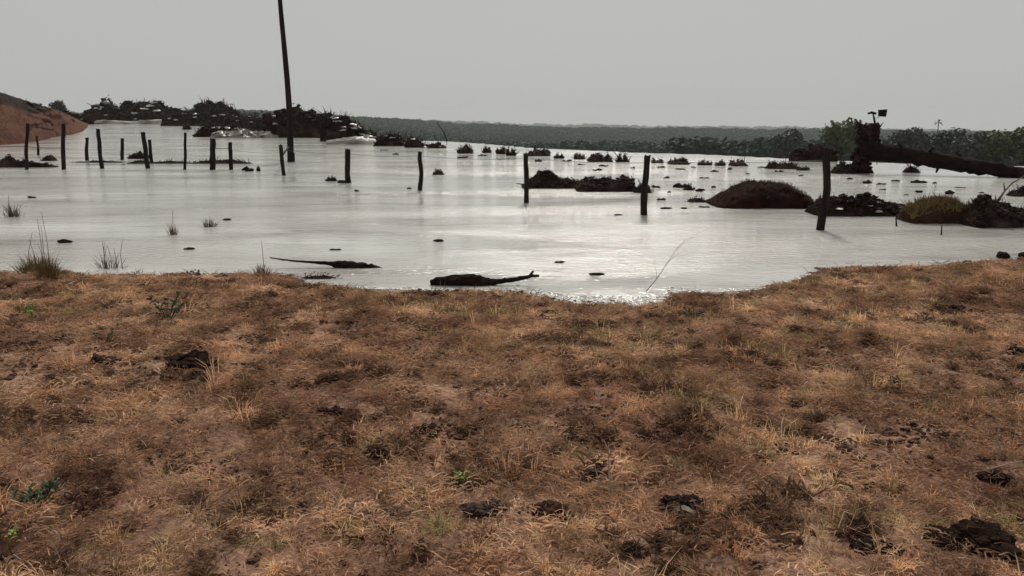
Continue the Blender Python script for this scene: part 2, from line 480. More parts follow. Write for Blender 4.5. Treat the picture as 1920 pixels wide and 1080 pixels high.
def bank():
    secs = [(-900, 300, 40, 26), (-500, 286, 80, 30), (-200, 279, 135, 36), (0, 273, 174, 42), (40, 270, 186, 45), (80, 264, 199, 50), (110, 256, 209, 58), (130, 247, 219, 70), (146, 238, 228, 90), (158, 233, 232, 110)]
    px = np.array([s[0] for s in secs], float)
    n = 260; m_ = 40
    t = np.linspace(-900, 158, n)
    yb = np.interp(t, px, [s[1] for s in secs]); yc = np.interp(t, px, [s[2] for s in secs])
    V, L, Fc = [], [], []
    for i in range(n):
        B = at(t[i], yb[i], -.02)
        C = at_y(t[i], yc[i], B.y * 1.06 + 1.5)
        K = Vector((C.x * 1.12, C.y * 1.12 + 4, -.6))
        for j in range(m_):
            s = j / (m_ - 1)
            if s < .6:
                u = s / .6
                p = B.lerp(C, u); p.z = B.z + (C.z - B.z) * (u ** .85)
            else:
                u = (s - .6) / .4
                p = C.lerp(K, u); p.z = C.z + (K.z - C.z) * u * u
            nz = mn.fractal(Vector((p.x * .45, p.y * .25, j * .5)), 1, 2, 4)
            env = min(1, s * 4) * (1 - max(0, (s - .8) / .2))
            p = p + Vector((0, -1, .35)) * (nz * .55 - .5 * abs(mn.noise(Vector((i * .24, 0, 2.2))))) * env * min(1, (C.z - B.z) / 1.5)
            V.append(tuple(p))
            edge = .42 + .09 * mn.noise(Vector((i * .11, 3, 0)))
            L.append(min(1, max(0, (s - edge) * 18)) * min(1, max(0, (.74 - s) * 18)))
    for i in range(n - 1):
        for j in range(m_ - 1):
            Fc.append((i * m_ + j, (i + 1) * m_ + j, (i + 1) * m_ + j + 1, i * m_ + j + 1))
    mb = MB(); mb.add(V, Fc)
    me = mb.mesh('earth_bank', True)
    a = me.attributes.new('layer', 'FLOAT', 'POINT'); a.data.foreach_set('value', L)
    o = link('earth_bank', me, M['bank'])
    o['kind'] = 'structure'
    wb = MB()
    for k in range(1500):
        q = random.choice(V)
        L_ = random.uniform(.06, .22)
        if q[2] < .5 or q[1] > 120: continue
        wb.blade(q, (q[0] + random.gauss(0, .1), q[1] + random.gauss(0, .1), q[2] + L_), .03, 0)
        if random.random() < .25: wb.clod((q[0] + random.uniform(-.3, .3), q[1] - .02, q[2]), random.uniform(.03, .10), k, .7, 0, .9)
    w_ = wb.build('bank_weeds', M['debris_brush'], o); w_['kind'] = 'stuff'
bank()

# ------------------------------------------------------------------ scattering by geometry nodes (grass and forest only: nobody could count them)
def scatter(name, pts, rots, scls, idx, sources, kind='stuff'):
    src = bpy.data.collections.new(name + '_source')
    for o in sources:
        src.objects.link(o)
    me = bpy.data.meshes.new(name)
    me.vertices.add(len(pts)); me.vertices.foreach_set('co', np.asarray(pts, np.float32).ravel())
    a = me.attributes.new('turn', 'FLOAT_VECTOR', 'POINT'); a.data.foreach_set('vector', np.asarray(rots, np.float32).ravel())
    a = me.attributes.new('size', 'FLOAT_VECTOR', 'POINT'); a.data.foreach_set('vector', np.asarray(scls, np.float32).ravel())
    a = me.attributes.new('pick', 'INT', 'POINT'); a.data.foreach_set('value', np.asarray(idx, np.int32))
    ob = link(name, me, None)
    ng = bpy.data.node_groups.new(name + '_nodes', 'GeometryNodeTree')
    ng.interface.new_socket('Geometry', in_out='INPUT', socket_type='NodeSocketGeometry')
    ng.interface.new_socket('Geometry', in_out='OUTPUT', socket_type='NodeSocketGeometry')
    gi = ng.nodes.new('NodeGroupInput'); go = ng.nodes.new('NodeGroupOutput')
    ci = ng.nodes.new('GeometryNodeCollectionInfo')
    ci.inputs['Collection'].default_value = src
    ci.inputs['Separate Children'].default_value = True
    ci.inputs['Reset Children'].default_value = True
    ip = ng.nodes.new('GeometryNodeInstanceOnPoints')
    ip.inputs['Pick Instance'].default_value = True
    def attr(nm, tp):
        q = ng.nodes.new('GeometryNodeInputNamedAttribute'); q.data_type = tp; q.inputs['Name'].default_value = nm
        return q.outputs['Attribute']
    ng.links.new(gi.outputs[0], ip.inputs['Points'])
    ng.links.new(ci.outputs[0], ip.inputs['Instance'])
    ng.links.new(attr('pick', 'INT'), ip.inputs['Instance Index'])
    ng.links.new(attr('turn', 'FLOAT_VECTOR'), ip.inputs['Rotation'])
    ng.links.new(attr('size', 'FLOAT_VECTOR'), ip.inputs['Scale'])
    ng.links.new(ip.outputs[0], go.inputs[0])
    md = ob.modifiers.new('scatter', 'NODES'); md.node_group = ng
    ob['kind'] = kind
    return ob

def src_obj(name, mb, mat, smooth=False):
    me = mb.mesh(name, smooth); me.materials.append(mat)
    return bpy.data.objects.new(name, me)

# ---- forest
def crown_faces(mb, c, rx, ry, rz, n, leaf, seed, lobes=7):
    rr_ = random.Random(seed)
    centres = []
    for k in range(lobes):
        th = rr_.uniform(0, 6.28); h = rr_.uniform(-.55, .75)
        q = math.sqrt(max(0, 1 - h * h)) * rr_.uniform(.25, .65)
        centres.append((c[0] + rx * q * math.cos(th), c[1] + ry * q * math.sin(th), c[2] + rz * h * .75, rr_.uniform(.35, .6)))
    for k in range(n):
        cx, cy, cz, s = rr_.choice(centres)
        d = Vector((rr_.gauss(0, 1), rr_.gauss(0, 1), rr_.gauss(0, 1))).normalized() * (rr_.random() ** .33)
        p = Vector((cx + d.x * rx * s, cy + d.y * ry * s, cz + d.z * rz * s))
        nrm = (d + Vector((rr_.gauss(0, .6), rr_.gauss(0, .6), rr_.gauss(0, .6) + .3))).normalized()
        a = nrm.orthogonal().normalized(); bq = nrm.cross(a)
        l = leaf * rr_.uniform(.6, 1.3)
        mb.add([p - a * l - bq * l * .6, p + a * l - bq * l * .5, p + a * l * .7 + bq * l * .7, p - a * l * .6 + bq * l * .6], [(0, 1, 2, 3)])

fs = []
for k in range(6):
    mb = MB()
    w_ = random.uniform(.42, .62)
    crown_faces(mb, (0, 0, .58), w_, w_, .42, 300, .075, 100 + k, lobes=9)
    crown_faces(mb, (0, 0, .25), w_ * .7, w_ * .7, .25, 60, .09, 200 + k, lobes=4)
    mb.tube([(0, 0, -.1), (0, 0, .5)], [.035, .02], 5)
    fs.append(src_obj('forest_tree_%s' % 'abcdef'[k], mb, M['forest']))
P, Rr, Ss, Ii = [], [], [], []
def add_forest(n, r0, r1, a0, a1, h0, h1):
    u = rng.random(n); r = np.sqrt(r0 * r0 + u * (r1 * r1 - r0 * r0))
    a = rng.uniform(a0, a1, n)
    x = r * np.sin(a); y = r * np.cos(a); z = ground_z(x, y)
    h = rng.uniform(h0, h1, n) * (1 + .25 * fbm(x / 60, y / 60, 2, 90))
    for i in range(n):
        P.append((x[i], y[i], z[i] - .2)); Rr.append((0, 0, rng.uniform(0, 6.28)))
        wd = h[i] * rng.uniform(.9, 1.5); Ss.append((wd, wd, h[i])); Ii.append(rng.integers(0, 6))
add_forest(5000, 430, 800, -.62, .75, 8, 12)
add_forest(8000, 800, 1300, -.62, .75, 8, 12)
add_forest(6000, 1300, 1560, -.62, .75, 8, 12.5)
add_forest(900, 300, 430, .20, .75, 7, 10)
scatter('forest', P, Rr, Ss, Ii, fs)

# ------------------------------------------------------------------ single trees in the middle distance
def tree(label, px, ytop, wpx, Yd, mat, seed, cat='tree', hfrac=.72, group=None, ybase=None, n=1500):
    x = (px - 960) / F_PX * Yd * 1.0
    top = at_y(px, ytop, Yd)
    zb = gz(top.x, Yd) if ybase is None else at_y(px, ybase, Yd).z
    H = top.z - zb
    W = wpx * scale_at(Yd)
    t = empty('tree', (top.x, Yd, zb))
    tag(t, label, cat, group)
    mb = MB()
    mb.tube([(0, 0, -.3), (.1 * H * .2, 0, H * .3), (0, .1, H * .75)], [H * .03, H * .02, H * .008], 7, .2, seed)
    rr_ = random.Random(seed)
    for k in range(5):
        th = rr_.uniform(0, 6.28); z0 = H * rr_.uniform(.25, .5)
        mb.tube([(0, 0, z0), (W * .2 * math.cos(th), W * .2 * math.sin(th), z0 + H * .15), (W * .35 * math.cos(th), W * .35 * math.sin(th), z0 + H * .28)], [H * .012, H * .008, H * .004], 5)
    mb.build('trunk', M['bark'], t)
    cb = MB()
    crown_faces(cb, (0, 0, H * (1 - hfrac / 2)), W * .55, W * .5, H * hfrac * .55, n, H * .035, seed, lobes=14)
    cb.build('crown', mat, t)
    return t

trg = 'trees beyond the flood at the right'
tree('rounded olive green tree rising left of the uprooted stump', 1582, 226, 74, 190, M['crown_olive'], 11, group=trg)
tree('small hazy brown-green tree at the far water edge, left of the wider olive tree', 1478, 240, 62, 230, M['crown_grey'], 12, group=trg)
tree('grey dark tree just right of the uprooted stump', 1705, 237, 58, 200, M['crown_grey'], 13, group=trg)
tree('low dark tree between the grey tree and the palm', 1738, 246, 46, 210, M['crown_dark'], 14, group=trg)
tree('dark tree standing under and right of the tall palm', 1778, 246, 60, 200, M['crown_dark'], 15, group=trg)
tree('grey-topped dark tree midway between palm and right-hand olive trees', 1815, 244, 52, 190, M['crown_grey'], 16, group=trg)
tree('dark tree touching the left side of the bright olive trees at the right edge', 1850, 250, 56, 190, M['crown_dark'], 17, group=trg)
tree('bright olive tree near the right edge of the view', 1880, 242, 58, 170, M['crown_olive'], 18, group=trg)
tree('broad olive tree cut by the right edge of the view', 1925, 238, 70, 170, M['crown_olive'], 19, group=trg)
tree('dark low tree in the gap behind the fallen trunk', 1655, 252, 54, 230, M['crown_dark'], 20, group=trg)
tree('low faint tree on the skyline above the red bank tip', 104, 187, 34, 190, M['crown_grey'], 21, group='trees behind the debris at the left', ybase=236)
tree('grey-green shrub tree just left of the tall leaning pole', 460, 207, 60, 170, M['crown_grey'], 22, group='trees behind the debris at the left', ybase=246)

def palm():
    Yd = 230
    top = at_y(1760, 228, Yd); zb = gz(top.x, Yd); H = top.z - zb
    t = empty('palm_tree', (top.x, Yd, zb))
    tag(t, 'lone palm with a thin stem and small starry crown above the right-hand trees', 'palm tree')
    mb = MB(); mb.tube([(0, 0, -.3), (.2, 0, H * .5), (0, 0, H)], [.16, .12, .11], 6)
    mb.build('trunk', M['bark'], t)
    cb = MB()
    for k in range(16):
        th = k * 2.4; up = random.uniform(-.5, .9)
        d = Vector((math.cos(th), math.sin(th), up)).normalized()
        L_ = random.uniform(1.3, 2.0)
        p0 = Vector((0, 0, H)); p1 = p0 + d * L_ * .6; p2 = p0 + d * L_ + Vector((0, 0, -.45))
        s = d.cross(Vector((0, 0, 1))).normalized() * .17
        cb.add([p0 - s * .3, p0 + s * .3, p1 + s, p1 - s, p2], [(0, 1, 2, 3), (3, 2, 4)])
    cb.build('crown', M['crown_dark'], t)
palm()

# ------------------------------------------------------------------ heaps of soil, brush and wreckage
def heap(label, x0, x1, yt, yb, name='debris_heap', cat='debris heap', group=None, profile=None, mat='debris', brush='debris_brush',
         nb=60, blen=.25, seed=None, clods=14, slabs=0, branches=0, depth=.7, rough=.35, res=None, dome=False, leafy=0):
    global heap_n
    heap_n += 1
    seed = heap_n if seed is None else seed
    rr_ = random.Random(seed * 13 + 5)
    B = at((x0 + x1) / 2, yb)
    sc = scale_at(B.y)
    W = (x1 - x0) * sc; H = (yb - yt) * sc
    D_ = W * depth
    D_ = min(D_, H * 3.5 + .3)
    t = empty(name, (B.x, B.y + D_ * .5, 0))
    tag(t, label, cat, group)
    if res is None:
        res = 46 if (x1 - x0) > 90 else (26 if (x1 - x0) > 35 else 14)
    nx, ny = res, max(8, int(res * .6))
    def prof(u):
        if profile is None:
            return max(0, 1 - u * u) ** .85 * (1 + .35 * mn.noise(Vector((u * 3.1, seed * 2.7, 1))))
        k = (u + 1) / 2
        return float(np.interp(k, [p[0] for p in profile], [p[1] for p in profile]))
    V, Fc = [], []
    hs_ = 1 if dome else (.86 if yt < 215 else .76)
    def surf(u, v):
        vv = v * (1 + .18 * mn.noise(Vector((u * 2.1, seed * 1.7, 0))))
        base = max(0, 1 - vv * vv) ** (.5 if dome else .7)
        n_ = mn.fractal(Vector((u * 2.6 * max(1, W / max(H, .01) * .5), v * 2.6, seed * 3.3)), .9, 2.1, 5)
        z = hs_ * H * prof(u) * base * (1 + rough * n_) if not dome else H * prof(u) * base * (1 + .13 * n_)
        return z
    for j in range(ny + 1):
        v = -1 + 2 * j / ny
        for i in range(nx + 1):
            u = -1 + 2 * i / nx
            z = surf(u, v) - .03
            if j in (0, ny) or i in (0, nx) or z < .01 * H: z = -.25 - .012 * B.y
            jx = mn.noise(Vector((u * 7, v * 7, seed))) * W * .02
            jy = mn.noise(Vector((u * 7, v * 7, seed + 50))) * D_ * .05
            V.append((u * W / 2 + jx, v * D_ / 2 + jy, z))
    for j in range(ny):
        for i in range(nx):
            a = j * (nx + 1) + i
            Fc.append((a, a + 1, a + nx + 2, a + nx + 1))
    mb = MB(); mb.add(V, Fc)
    for k in range(int(clods * 2.2)):
        u = rr_.uniform(-.92, .92); v = rr_.uniform(-.9, .4)
        z = surf(u, v)
        r_ = min(W, H * 2.2) * rr_.uniform(.022, .075)
        mb.clod((u * W / 2, v * D_ / 2, max(z - r_ * .1, 0)), r_, seed * 7 + k, .6, 0 if r_ / sc < 5 else 1, .9)
    mb.build('soil', M[mat], t, smooth=dome)
    if nb:
        br = MB()
        th_ = max(.004, sc * .9)
        for k in range(nb):
            u = rr_.uniform(-.97, .97); v = rr_.uniform(-.85, .5)
            z = surf(u, v) - .02
            p = Vector((u * W / 2, v * D_ / 2, z))
            L_ = blen * H * rr_.uniform(.5, 1.9)
            q = p + Vector((rr_.gauss(0, .55), rr_.gauss(0, .4), abs(rr_.gauss(.8, .4)))) * L_
            br.blade(p, q, th_ * rr_.uniform(.7, 1.6), .1 * L_)
        if leafy:
            for k in range(leafy):
                u = rr_.uniform(-.95, .95); v = rr_.uniform(-.8, .5)
                zs_ = surf(u, v)
                p = Vector((u * W / 2 + rr_.gauss(0, .012) * W, v * D_ / 2, zs_ * rr_.uniform(.85, 1.14) + .02 * H))
                nrm = Vector((rr_.gauss(0, 1), rr_.gauss(0, 1), rr_.gauss(.4, 1))).normalized()
                a = nrm.orthogonal().normalized(); b_ = nrm.cross(a)
                l = max(sc * 1.6, H * .035) * rr_.uniform(.6, 1.5)
                br.add([p - a * l, p - b_ * l * .6, p + a * l, p + b_ * l * .6], [(0, 1, 2, 3)])
        o = br.build('brush', M[brush], t)
        o['kind'] = 'stuff'
    for k in range(slabs):
        s_ = MB()
        u = rr_.uniform(-.85, .85); v = rr_.uniform(-.95, -.15)
        z = surf(u, v)
        r_ = H * rr_.uniform(.05, .15)
        s_.clod((u * W / 2, v * D_ / 2 - r_ * .25, z), r_, seed * 3 + k, .3, 1, 1.1)
        o = s_.build('mud_slab', M['mud_slab'], t)
    for k in range(branches):
        b_ = MB()
        u = rr_.uniform(-.8, .8); v = rr_.uniform(-.6, .3)
        p = Vector((u * W / 2, v * D_ / 2, surf(u, v) - .04))
        th = rr_.uniform(-1.2, 1.2); L_ = H * rr_.uniform(.25, .5)
        q = p + Vector((math.sin(th), rr_.uniform(-.4, .2), math.cos(th) * .45)) * L_
        mid = p.lerp(q, .5) + Vector((rr_.gauss(0, .1), 0, rr_.gauss(0, .1))) * L_
        rb = max(.012, sc * 1.1)
        b_.tube([p, mid, q], [rb, rb * .7, rb * .35], 5, .3, k)
        b_.build('branch', M['wood'], t)
    return t
heap_n = 0

def prof_px(x0, x1, yt, yb, pts):
    return [((x - x0) / (x1 - x0), (yb - y) / (yb - yt)) for x, y in pts]

G1 = 'heaps of wreckage behind the flood at the left'
heap('longest dark debris heap, just right of the red bank on the skyline', 143, 348, 182, 231, group=G1,
     profile=prof_px(143, 348, 182, 231, [(143, 222), (155, 206), (175, 190), (190, 183), (205, 192), (215, 197), (228, 187), (240, 193), (262, 189), (280, 187), (292, 196), (310, 202), (330, 206), (348, 216)]),
     nb=260, blen=.10, clods=46, slabs=20, branches=6, leafy=300, depth=.35)
heap('small dark rubble heap joining the tip of the red bank to the longest heap', 112, 176, 204, 233, group=G1,
     profile=[(0, .9), (.3, .8), (.6, .6), (1, .55)], nb=80, blen=.1, clods=30, slabs=2, leafy=60, depth=.3)
heap('dark bush-topped heap with two humps, left of the tall pole on the skyline', 343, 442, 189, 230, group=G1,
     profile=prof_px(343, 442, 189, 230, [(343, 210), (360, 201), (372, 191), (384, 197), (394, 193), (402, 195), (411, 188), (422, 198), (434, 210), (442, 224)]),
     nb=220, blen=.16, clods=24, slabs=2, branches=4, leafy=420, depth=.5)
heap('small dark green heap at the water edge below the two-humped heap', 360, 412, 231, 257, group=G1, nb=90, brush='green_brush', clods=12, slabs=3, leafy=80)
heap('sloping dark heap streaked with pale mud, left of the tall pole', 408, 486, 220, 257, group=G1,
     profile=[(0, .5), (.2, 1), (.4, .65), (.6, .55), (.8, .3), (1, .1)], nb=90, clods=20, slabs=12, branches=2, leafy=60)
heap('tall block-like dark heap at the foot of the tall leaning pole', 488, 642, 203, 258, group=G1,
     profile=prof_px(488, 642, 203, 258, [(488, 235), (492, 215), (500, 211), (525, 210), (540, 206), (550, 203), (562, 208), (580, 212), (600, 214), (620, 220), (635, 226), (642, 240)]),
     nb=260, blen=.09, clods=30, slabs=3, branches=5, leafy=320, depth=.45)
heap('ragged heap stepping down to the right of the block-like one, with pale mud slabs', 600, 706, 213, 265, group=G1,
     profile=prof_px(600, 706, 213, 265, [(600, 222), (612, 214), (630, 222), (640, 219), (655, 228), (668, 233), (680, 244), (690, 246), (700, 256), (706, 262)]),
     nb=160, clods=34, slabs=16, branches=6, leafy=160, depth=.4)
heap('low ragged heap trailing right of the stepped heap', 698, 762, 250, 274, group=G1, nb=110, clods=20, slabs=5, branches=3, leafy=60)
heap('pointed little heap with a pale slab on top, right end of the wreckage', 757, 802, 252, 277, group=G1, profile=[(0, .35), (.25, 1), (.5, .75), (.8, .35), (1, .1)], nb=50, clods=12, slabs=4, leafy=30)
heap('thin low heap tailing off to the right below the leaning dead stem', 798, 836, 265, 278, group=G1, nb=40, clods=8, slabs=1)

heap('low rubble ridge filling the gaps between the left skyline heaps', 300, 506, 209, 236, name='rubble_ridge', cat='rubble', group=G1,
     profile=prof_px(300, 506, 209, 236, [(300, 222), (330, 214), (360, 211), (430, 212), (450, 218), (480, 220), (506, 226)]), nb=160, clods=50, slabs=16, leafy=120, depth=.2)
heap('pale wet mud slope between the two-humped heap and the tall pole', 392, 512, 238, 259, name='mud_slope', cat='mud bank', mat='mud_slope', group=None,
     profile=[(0, .5), (.15, .8), (.25, .5), (.4, 1), (.6, .6), (.75, .8), (1, .2)], nb=60, clods=10, slabs=6, depth=.5, rough=.5)
heap('pale wet mud bank under the foot of the longest skyline heap', 150, 352, 224, 233, name='mud_slope', cat='mud bank', mat='mud_slope', group=None,
     profile=[(0, .3), (.2, .9), (.45, .6), (.7, 1), (1, .6)], dome=True, nb=0, clods=0, depth=.1)
heap('pale wet mud bank in front of the stepped heap', 610, 800, 256, 271, name='mud_slope', cat='mud bank', mat='mud_slope', group=None,
     profile=[(0, .5), (.3, 1), (.6, .5), (1, .1)], dome=True, nb=20, clods=0, depth=.2)
G2 = 'small clumps along the far edge of the water'
row = [
 (856, 888, 269, 288, 'brown low clump, first of the row right of the wreckage heaps', 3),
 (903, 922, 270, 287, 'small rounded clump left of the twin clumps on the far water', 2),
 (929, 948, 274, 289, 'left one of the twin dark clumps on the far water', 2),
 (948, 968, 276, 292, 'right one of the twin dark clumps on the far water', 2),
 (982, 1034, 277, 293, 'wide dark clump behind the top of the thin middle fence post', 3),
 (1038, 1058, 287, 297, 'tiny clump just right of the wide clump behind the middle post', 1),
 (1076, 1098, 287, 299, 'tiny ragged clump left of the pointed one', 1),
 (1104, 1152, 284, 304, 'pointed dark clump, tallest of the far row', 3),
 (1154, 1182, 288, 304, 'rounded clump close to the right of the pointed one', 2),
 (1222, 1246, 295, 306, 'small clump right behind the leaning post top', 1),
 (1258, 1296, 294, 309, 'long flat-topped clump right of the leaning post', 2),
 (1308, 1338, 300, 310, 'very low clump left of the round bush clump', 1),
 (1341, 1362, 301, 311, 'very small clump touching the left of the round bush clump', 1),
 (1374, 1406, 296, 312, 'round bush-like clump standing alone on the far water', 2),
 (1440, 1502, 299, 317, 'wide dark clump left of the last fence post, near the dark block', 3),
 (1496, 1520, 311, 320, 'small flat clump between the wide clump and the last fence post', 1),
]
for k, (x0, x1, yt, yb, lb, bnum) in enumerate(row):
    heap(lb, x0, x1, yt, yb, name='grass_clump', cat='clump', group=G2, nb=[90, 30, 140, 50][k % 4], clods=[3, 9, 5, 14][k % 4], brush='debris_brush' if k % 3 else 'green_brush', leafy=[60, 10, 90, 25, 40][k % 5], blen=[.2, .3, .14, .38, .22][k % 5], branches=[0, 0, 0, 1, 0, 0, 1][k % 7], depth=[.7, 1.4, .5][k % 3], rough=.9,
         profile=[(0, random.uniform(0, .3))] + [((q + 1) / 6, random.uniform(.35, 1.0)) for q in range(5)] + [(1, random.uniform(0, .3))])

scraps = []
LANDMARKS = {'straight dark fence post': (652, 342), 'slim straight fence post': (788, 356), 'brush mound by the thin middle post': (1035, 350),
             'leaning fence post': (1206, 360), 'red-brown soil mound': (1440, 342), 'nearest fence post': (1545, 340), 'base of the uprooted stump': (1620, 325),
             'ochre grass mound': (1775, 380), 'pointed clump of the far row': (1128, 300), 'round bush clump of the far row': (1390, 305), 'twin clumps on the far water': (948, 288), 'low ragged heap': (735, 272)}
scrap_px = [(720, 282), (742, 290), (905, 292), (935, 299), (1010, 303), (1062, 302), (1090, 309), (1132, 312), (1186, 315), (1240, 314), (1276, 318), (1300, 314), (1340, 322), (1368, 318),
            (1402, 326), (1430, 314), (1462, 322), (1502, 330), (1250, 334), (1230, 352), (1255, 361), (1338, 352), (1592, 336), (1650, 346), (1680, 340), (1752, 344), (1800, 352), (1840, 362), (1764, 371), (1700, 366), (1656, 356),
            (868, 296), (1120, 320), (1320, 334), (1240, 375), (1320, 389)]
for k, (x, y) in enumerate(scrap_px):
    B = at(x, y); sc = scale_at(B.y); W_ = random.uniform(7, 20) * sc; H_ = random.uniform(1.5, 4) * sc
    mb = MB(); n_ = random.randint(3, 6)
    pts_ = [(-W_ / 2 + W_ * i / n_, random.uniform(-.3, .3) * W_, H_ * random.uniform(-.1, .5)) for i in range(n_ + 1)]
    mb.tube(pts_, [H_ * random.uniform(.25, .9) * math.sin(math.pi * (.12 + .8 * i / n_)) + .004 for i in range(n_ + 1)], 7, .6, k + 60)
    o = mb.build('mud_scrap', M['debris']); o.location = B
    scraps.append((x, y, o))

near_ = {}
for x, y, o in scraps:
    lm = min(LANDMARKS, key=lambda q: math.hypot(LANDMARKS[q][0] - x, LANDMARKS[q][1] - y))
    near_.setdefault(lm, []).append((math.hypot(LANDMARKS[lm][0] - x, LANDMARKS[lm][1] - y), x, y, o))
for lm, ls in near_.items():
    for i, (d_, x, y, o) in enumerate(sorted(ls, key=lambda q: q[0])):
        side = 'right' if x > LANDMARKS[lm][0] else 'left'
        tag(o, 'tiny mud scrap %s of the %s, %s' % (side, lm, ['nearest', 'second nearest', 'third nearest', 'fourth nearest', 'fifth nearest', 'sixth nearest', 'seventh nearest', 'eighth nearest'][i]), 'debris', 'tiny scraps strewn over the far water')

G3 = 'clumps of brush standing in the flood'
heap('brushy mound with a raised tuft, right of the thin middle fence post', 978, 1090, 317, 354, name='brush_mound', cat='clump', group=G3,
     profile=prof_px(978, 1090, 317, 354, [(978, 350), (992, 341), (1005, 334), (1010, 322), (1022, 318), (1036, 322), (1044, 332), (1060, 336), (1078, 338), (1090, 346)]), nb=260, blen=.13, clods=30, slabs=0, branches=2, leafy=140)
heap('longer flat-topped brush mound left of the leaning fence post', 1082, 1196, 328, 360, name='brush_mound', cat='clump', group=G3,
     profile=prof_px(1082, 1196, 328, 360, [(1082, 350), (1092, 338), (1110, 333), (1125, 335), (1140, 330), (1158, 334), (1165, 330), (1182, 329), (1190, 336), (1196, 350)]), nb=260, blen=.13, clods=30, branches=2, leafy=160)
heap('low scraggy clump around the foot of the leaning fence post', 1188, 1226, 341, 362, name='brush_mound', cat='clump', group=G3, nb=80, clods=8, leafy=30)
heap('smooth rounded red-brown soil mound standing in the water left of the last fence post', 1348, 1538, 344, 392, name='soil_mound', cat='mound',
     profile=[(0, .06), (.08, .28), (.2, .62), (.3, .80), (.42, .97), (.6, 1), (.75, .88), (.88, .7), (.95, .5), (1, .2)], mat='dark_mound', dome=True, nb=900, blen=.07, clods=0, res=60, depth=.8, brush='reed_dark', leafy=0)
heap('tangled dark brush heap right of the last fence post', 1534, 1706, 361, 406, group=G3, name='brush_mound', cat='clump',
     profile=prof_px(1534, 1706, 361, 406, [(1534, 385), (1550, 372), (1565, 370), (1585, 374), (1600, 364), (1625, 363), (1650, 370), (1664, 376), (1680, 380), (1695, 382), (1706, 394)]),
     nb=380, blen=.14, clods=60, slabs=7, branches=5, leafy=380, depth=.45)
heap('low mound covered in ochre grass between the tangled heap and the dark right-hand heap', 1712, 1846, 378, 420, name='grass_mound', cat='mound',
     profile=prof_px(1712, 1846, 378, 420, [(1712, 402), (1725, 390), (1745, 382), (1770, 378), (1800, 379), (1815, 388), (1835, 396), (1846, 405)]), mat='mound', brush='ochre_grass', nb=2600, blen=.16, clods=0, depth=.6, dome=True)
heap('dark heap with reddish grass cut by the right edge of the view', 1830, 1990, 366, 428, name='debris_heap', group=G3, cat='debris heap',
     profile=[(0, .2), (.12, .8), (.22, 1), (.4, .85), (.6, .6), (1, .4)], mat='debris', brush='reed_dark', nb=700, blen=.13, clods=30, branches=3, leafy=150)
heap('small dark lump on the tip of the tangled heap and ochre mound', 1704, 1736, 386, 401, group=G3, name='brush_mound', cat='clump', nb=30, clods=6)
heap('black clump at the right edge above the dark heap', 1900, 1950, 349, 369, group=G3, name='brush_mound', cat='clump', nb=60, clods=8, leafy=30)
heap('dark block-like heap on the far bank left of the uprooted stump', 1490, 1574, 266, 303, group='wreckage beside the uprooted tree', 
     profile=[(0, .55), (.1, .7), (.35, .75), (.4, .98), (.7, 1), (.8, .8), (1, .6)], nb=150, blen=.08, clods=20, leafy=120, depth=.5)
heap('dark pile leaning against the foot of the uprooted stump', 1566, 1612, 300, 326, group='wreckage beside the uprooted tree', nb=120, clods=16, leafy=60)

G4 = 'small pieces of debris floating on the flood'
bits = [
 (1262, 1290, 342, 352, 'left one of two small clods between the leaning post and the red-brown mound'),
 (1282, 1305, 343, 357, 'rounder right one of two small clods between leaning post and red-brown mound'),
 (1304, 1322, 352, 359, 'tiny clod just right of the two small clods'),
 (1288, 1332, 367, 380, 'flat dark clod left of the tip of the red-brown mound'),
 (1698, 1730, 308, 324, 'spiky dark tussock below the fallen trunk'),
 (1708, 1738, 336, 343, 'flat dark bit right under the spiky tussock'),
 (1716, 1730, 355, 361, 'tiny dark bit second below the spiky tussock'),
 (1772, 1790, 355, 364, 'small dark bit above the ochre grass mound'),
 (1618, 1634, 336, 344, 'tiny clod on the water in front of the uprooted stump'),
 (1238, 1260, 387, 392, 'flat speck of debris right of the leaning post foot'),
 (1276, 1288, 387, 392, 'second flat speck of debris left of the red-brown mound'),
 (810, 834, 316, 328, 'round dark clump right of the slim fence post'),
 (608, 632, 329, 340, 'dark clod left of the straight fence post foot'),
 (633, 652, 335, 343, 'small clod touching the straight fence post foot'),
 (763, 772, 350, 354, 'speck left of the slim fence post foot'),
 (664, 674, 355, 359, 'speck right of the straight fence post foot'),
 (812, 832, 446, 453, 'small dark bit alone in mid water above the two driftwood logs'),
 (1152, 1168, 399, 404, 'tiny bit left of the leaning post foot'),
 (1040, 1060, 486, 493, 'dark bit on the water above right of the lumpy driftwood'),
 (1104, 1134, 509, 516, 'thin flat bit between the lumpy driftwood and the slanting twig'),
 (345, 366, 462, 468, 'thin bit on the water right of the pink-brown tuft'),
 (108, 136, 447, 455, 'slanted thin bit behind the tall shore reeds'),
 (52, 68, 366, 371, 'tiny bit on the water right of the left-edge tuft'),
 (618, 640, 465, 469, 'flat speck above the long-tailed driftwood'),
 (418, 434, 408, 413, 'faint speck right of the small black tuft'),
 (454, 476, 311, 321, 'thin hooked bit between the fence posts and the tall pole'),
 (480, 488, 308, 321, 'tiny upright bit left of the post beside the tall pole'),
 (236, 276, 282, 298, 'dull green-grey clump behind the left fence posts'),
 (74, 102, 289, 302, 'small green clump right of the first fence post'),
 (-6, 26, 288, 308, 'green clump at the left edge, below the red bank'),
 (340, 356, 228, 243, 'small dark stub on the far water left of the green heap'),
 (346, 380, 504, 520, 'dark clod lying on the shoreline left of the reed with a tall stem'),
]
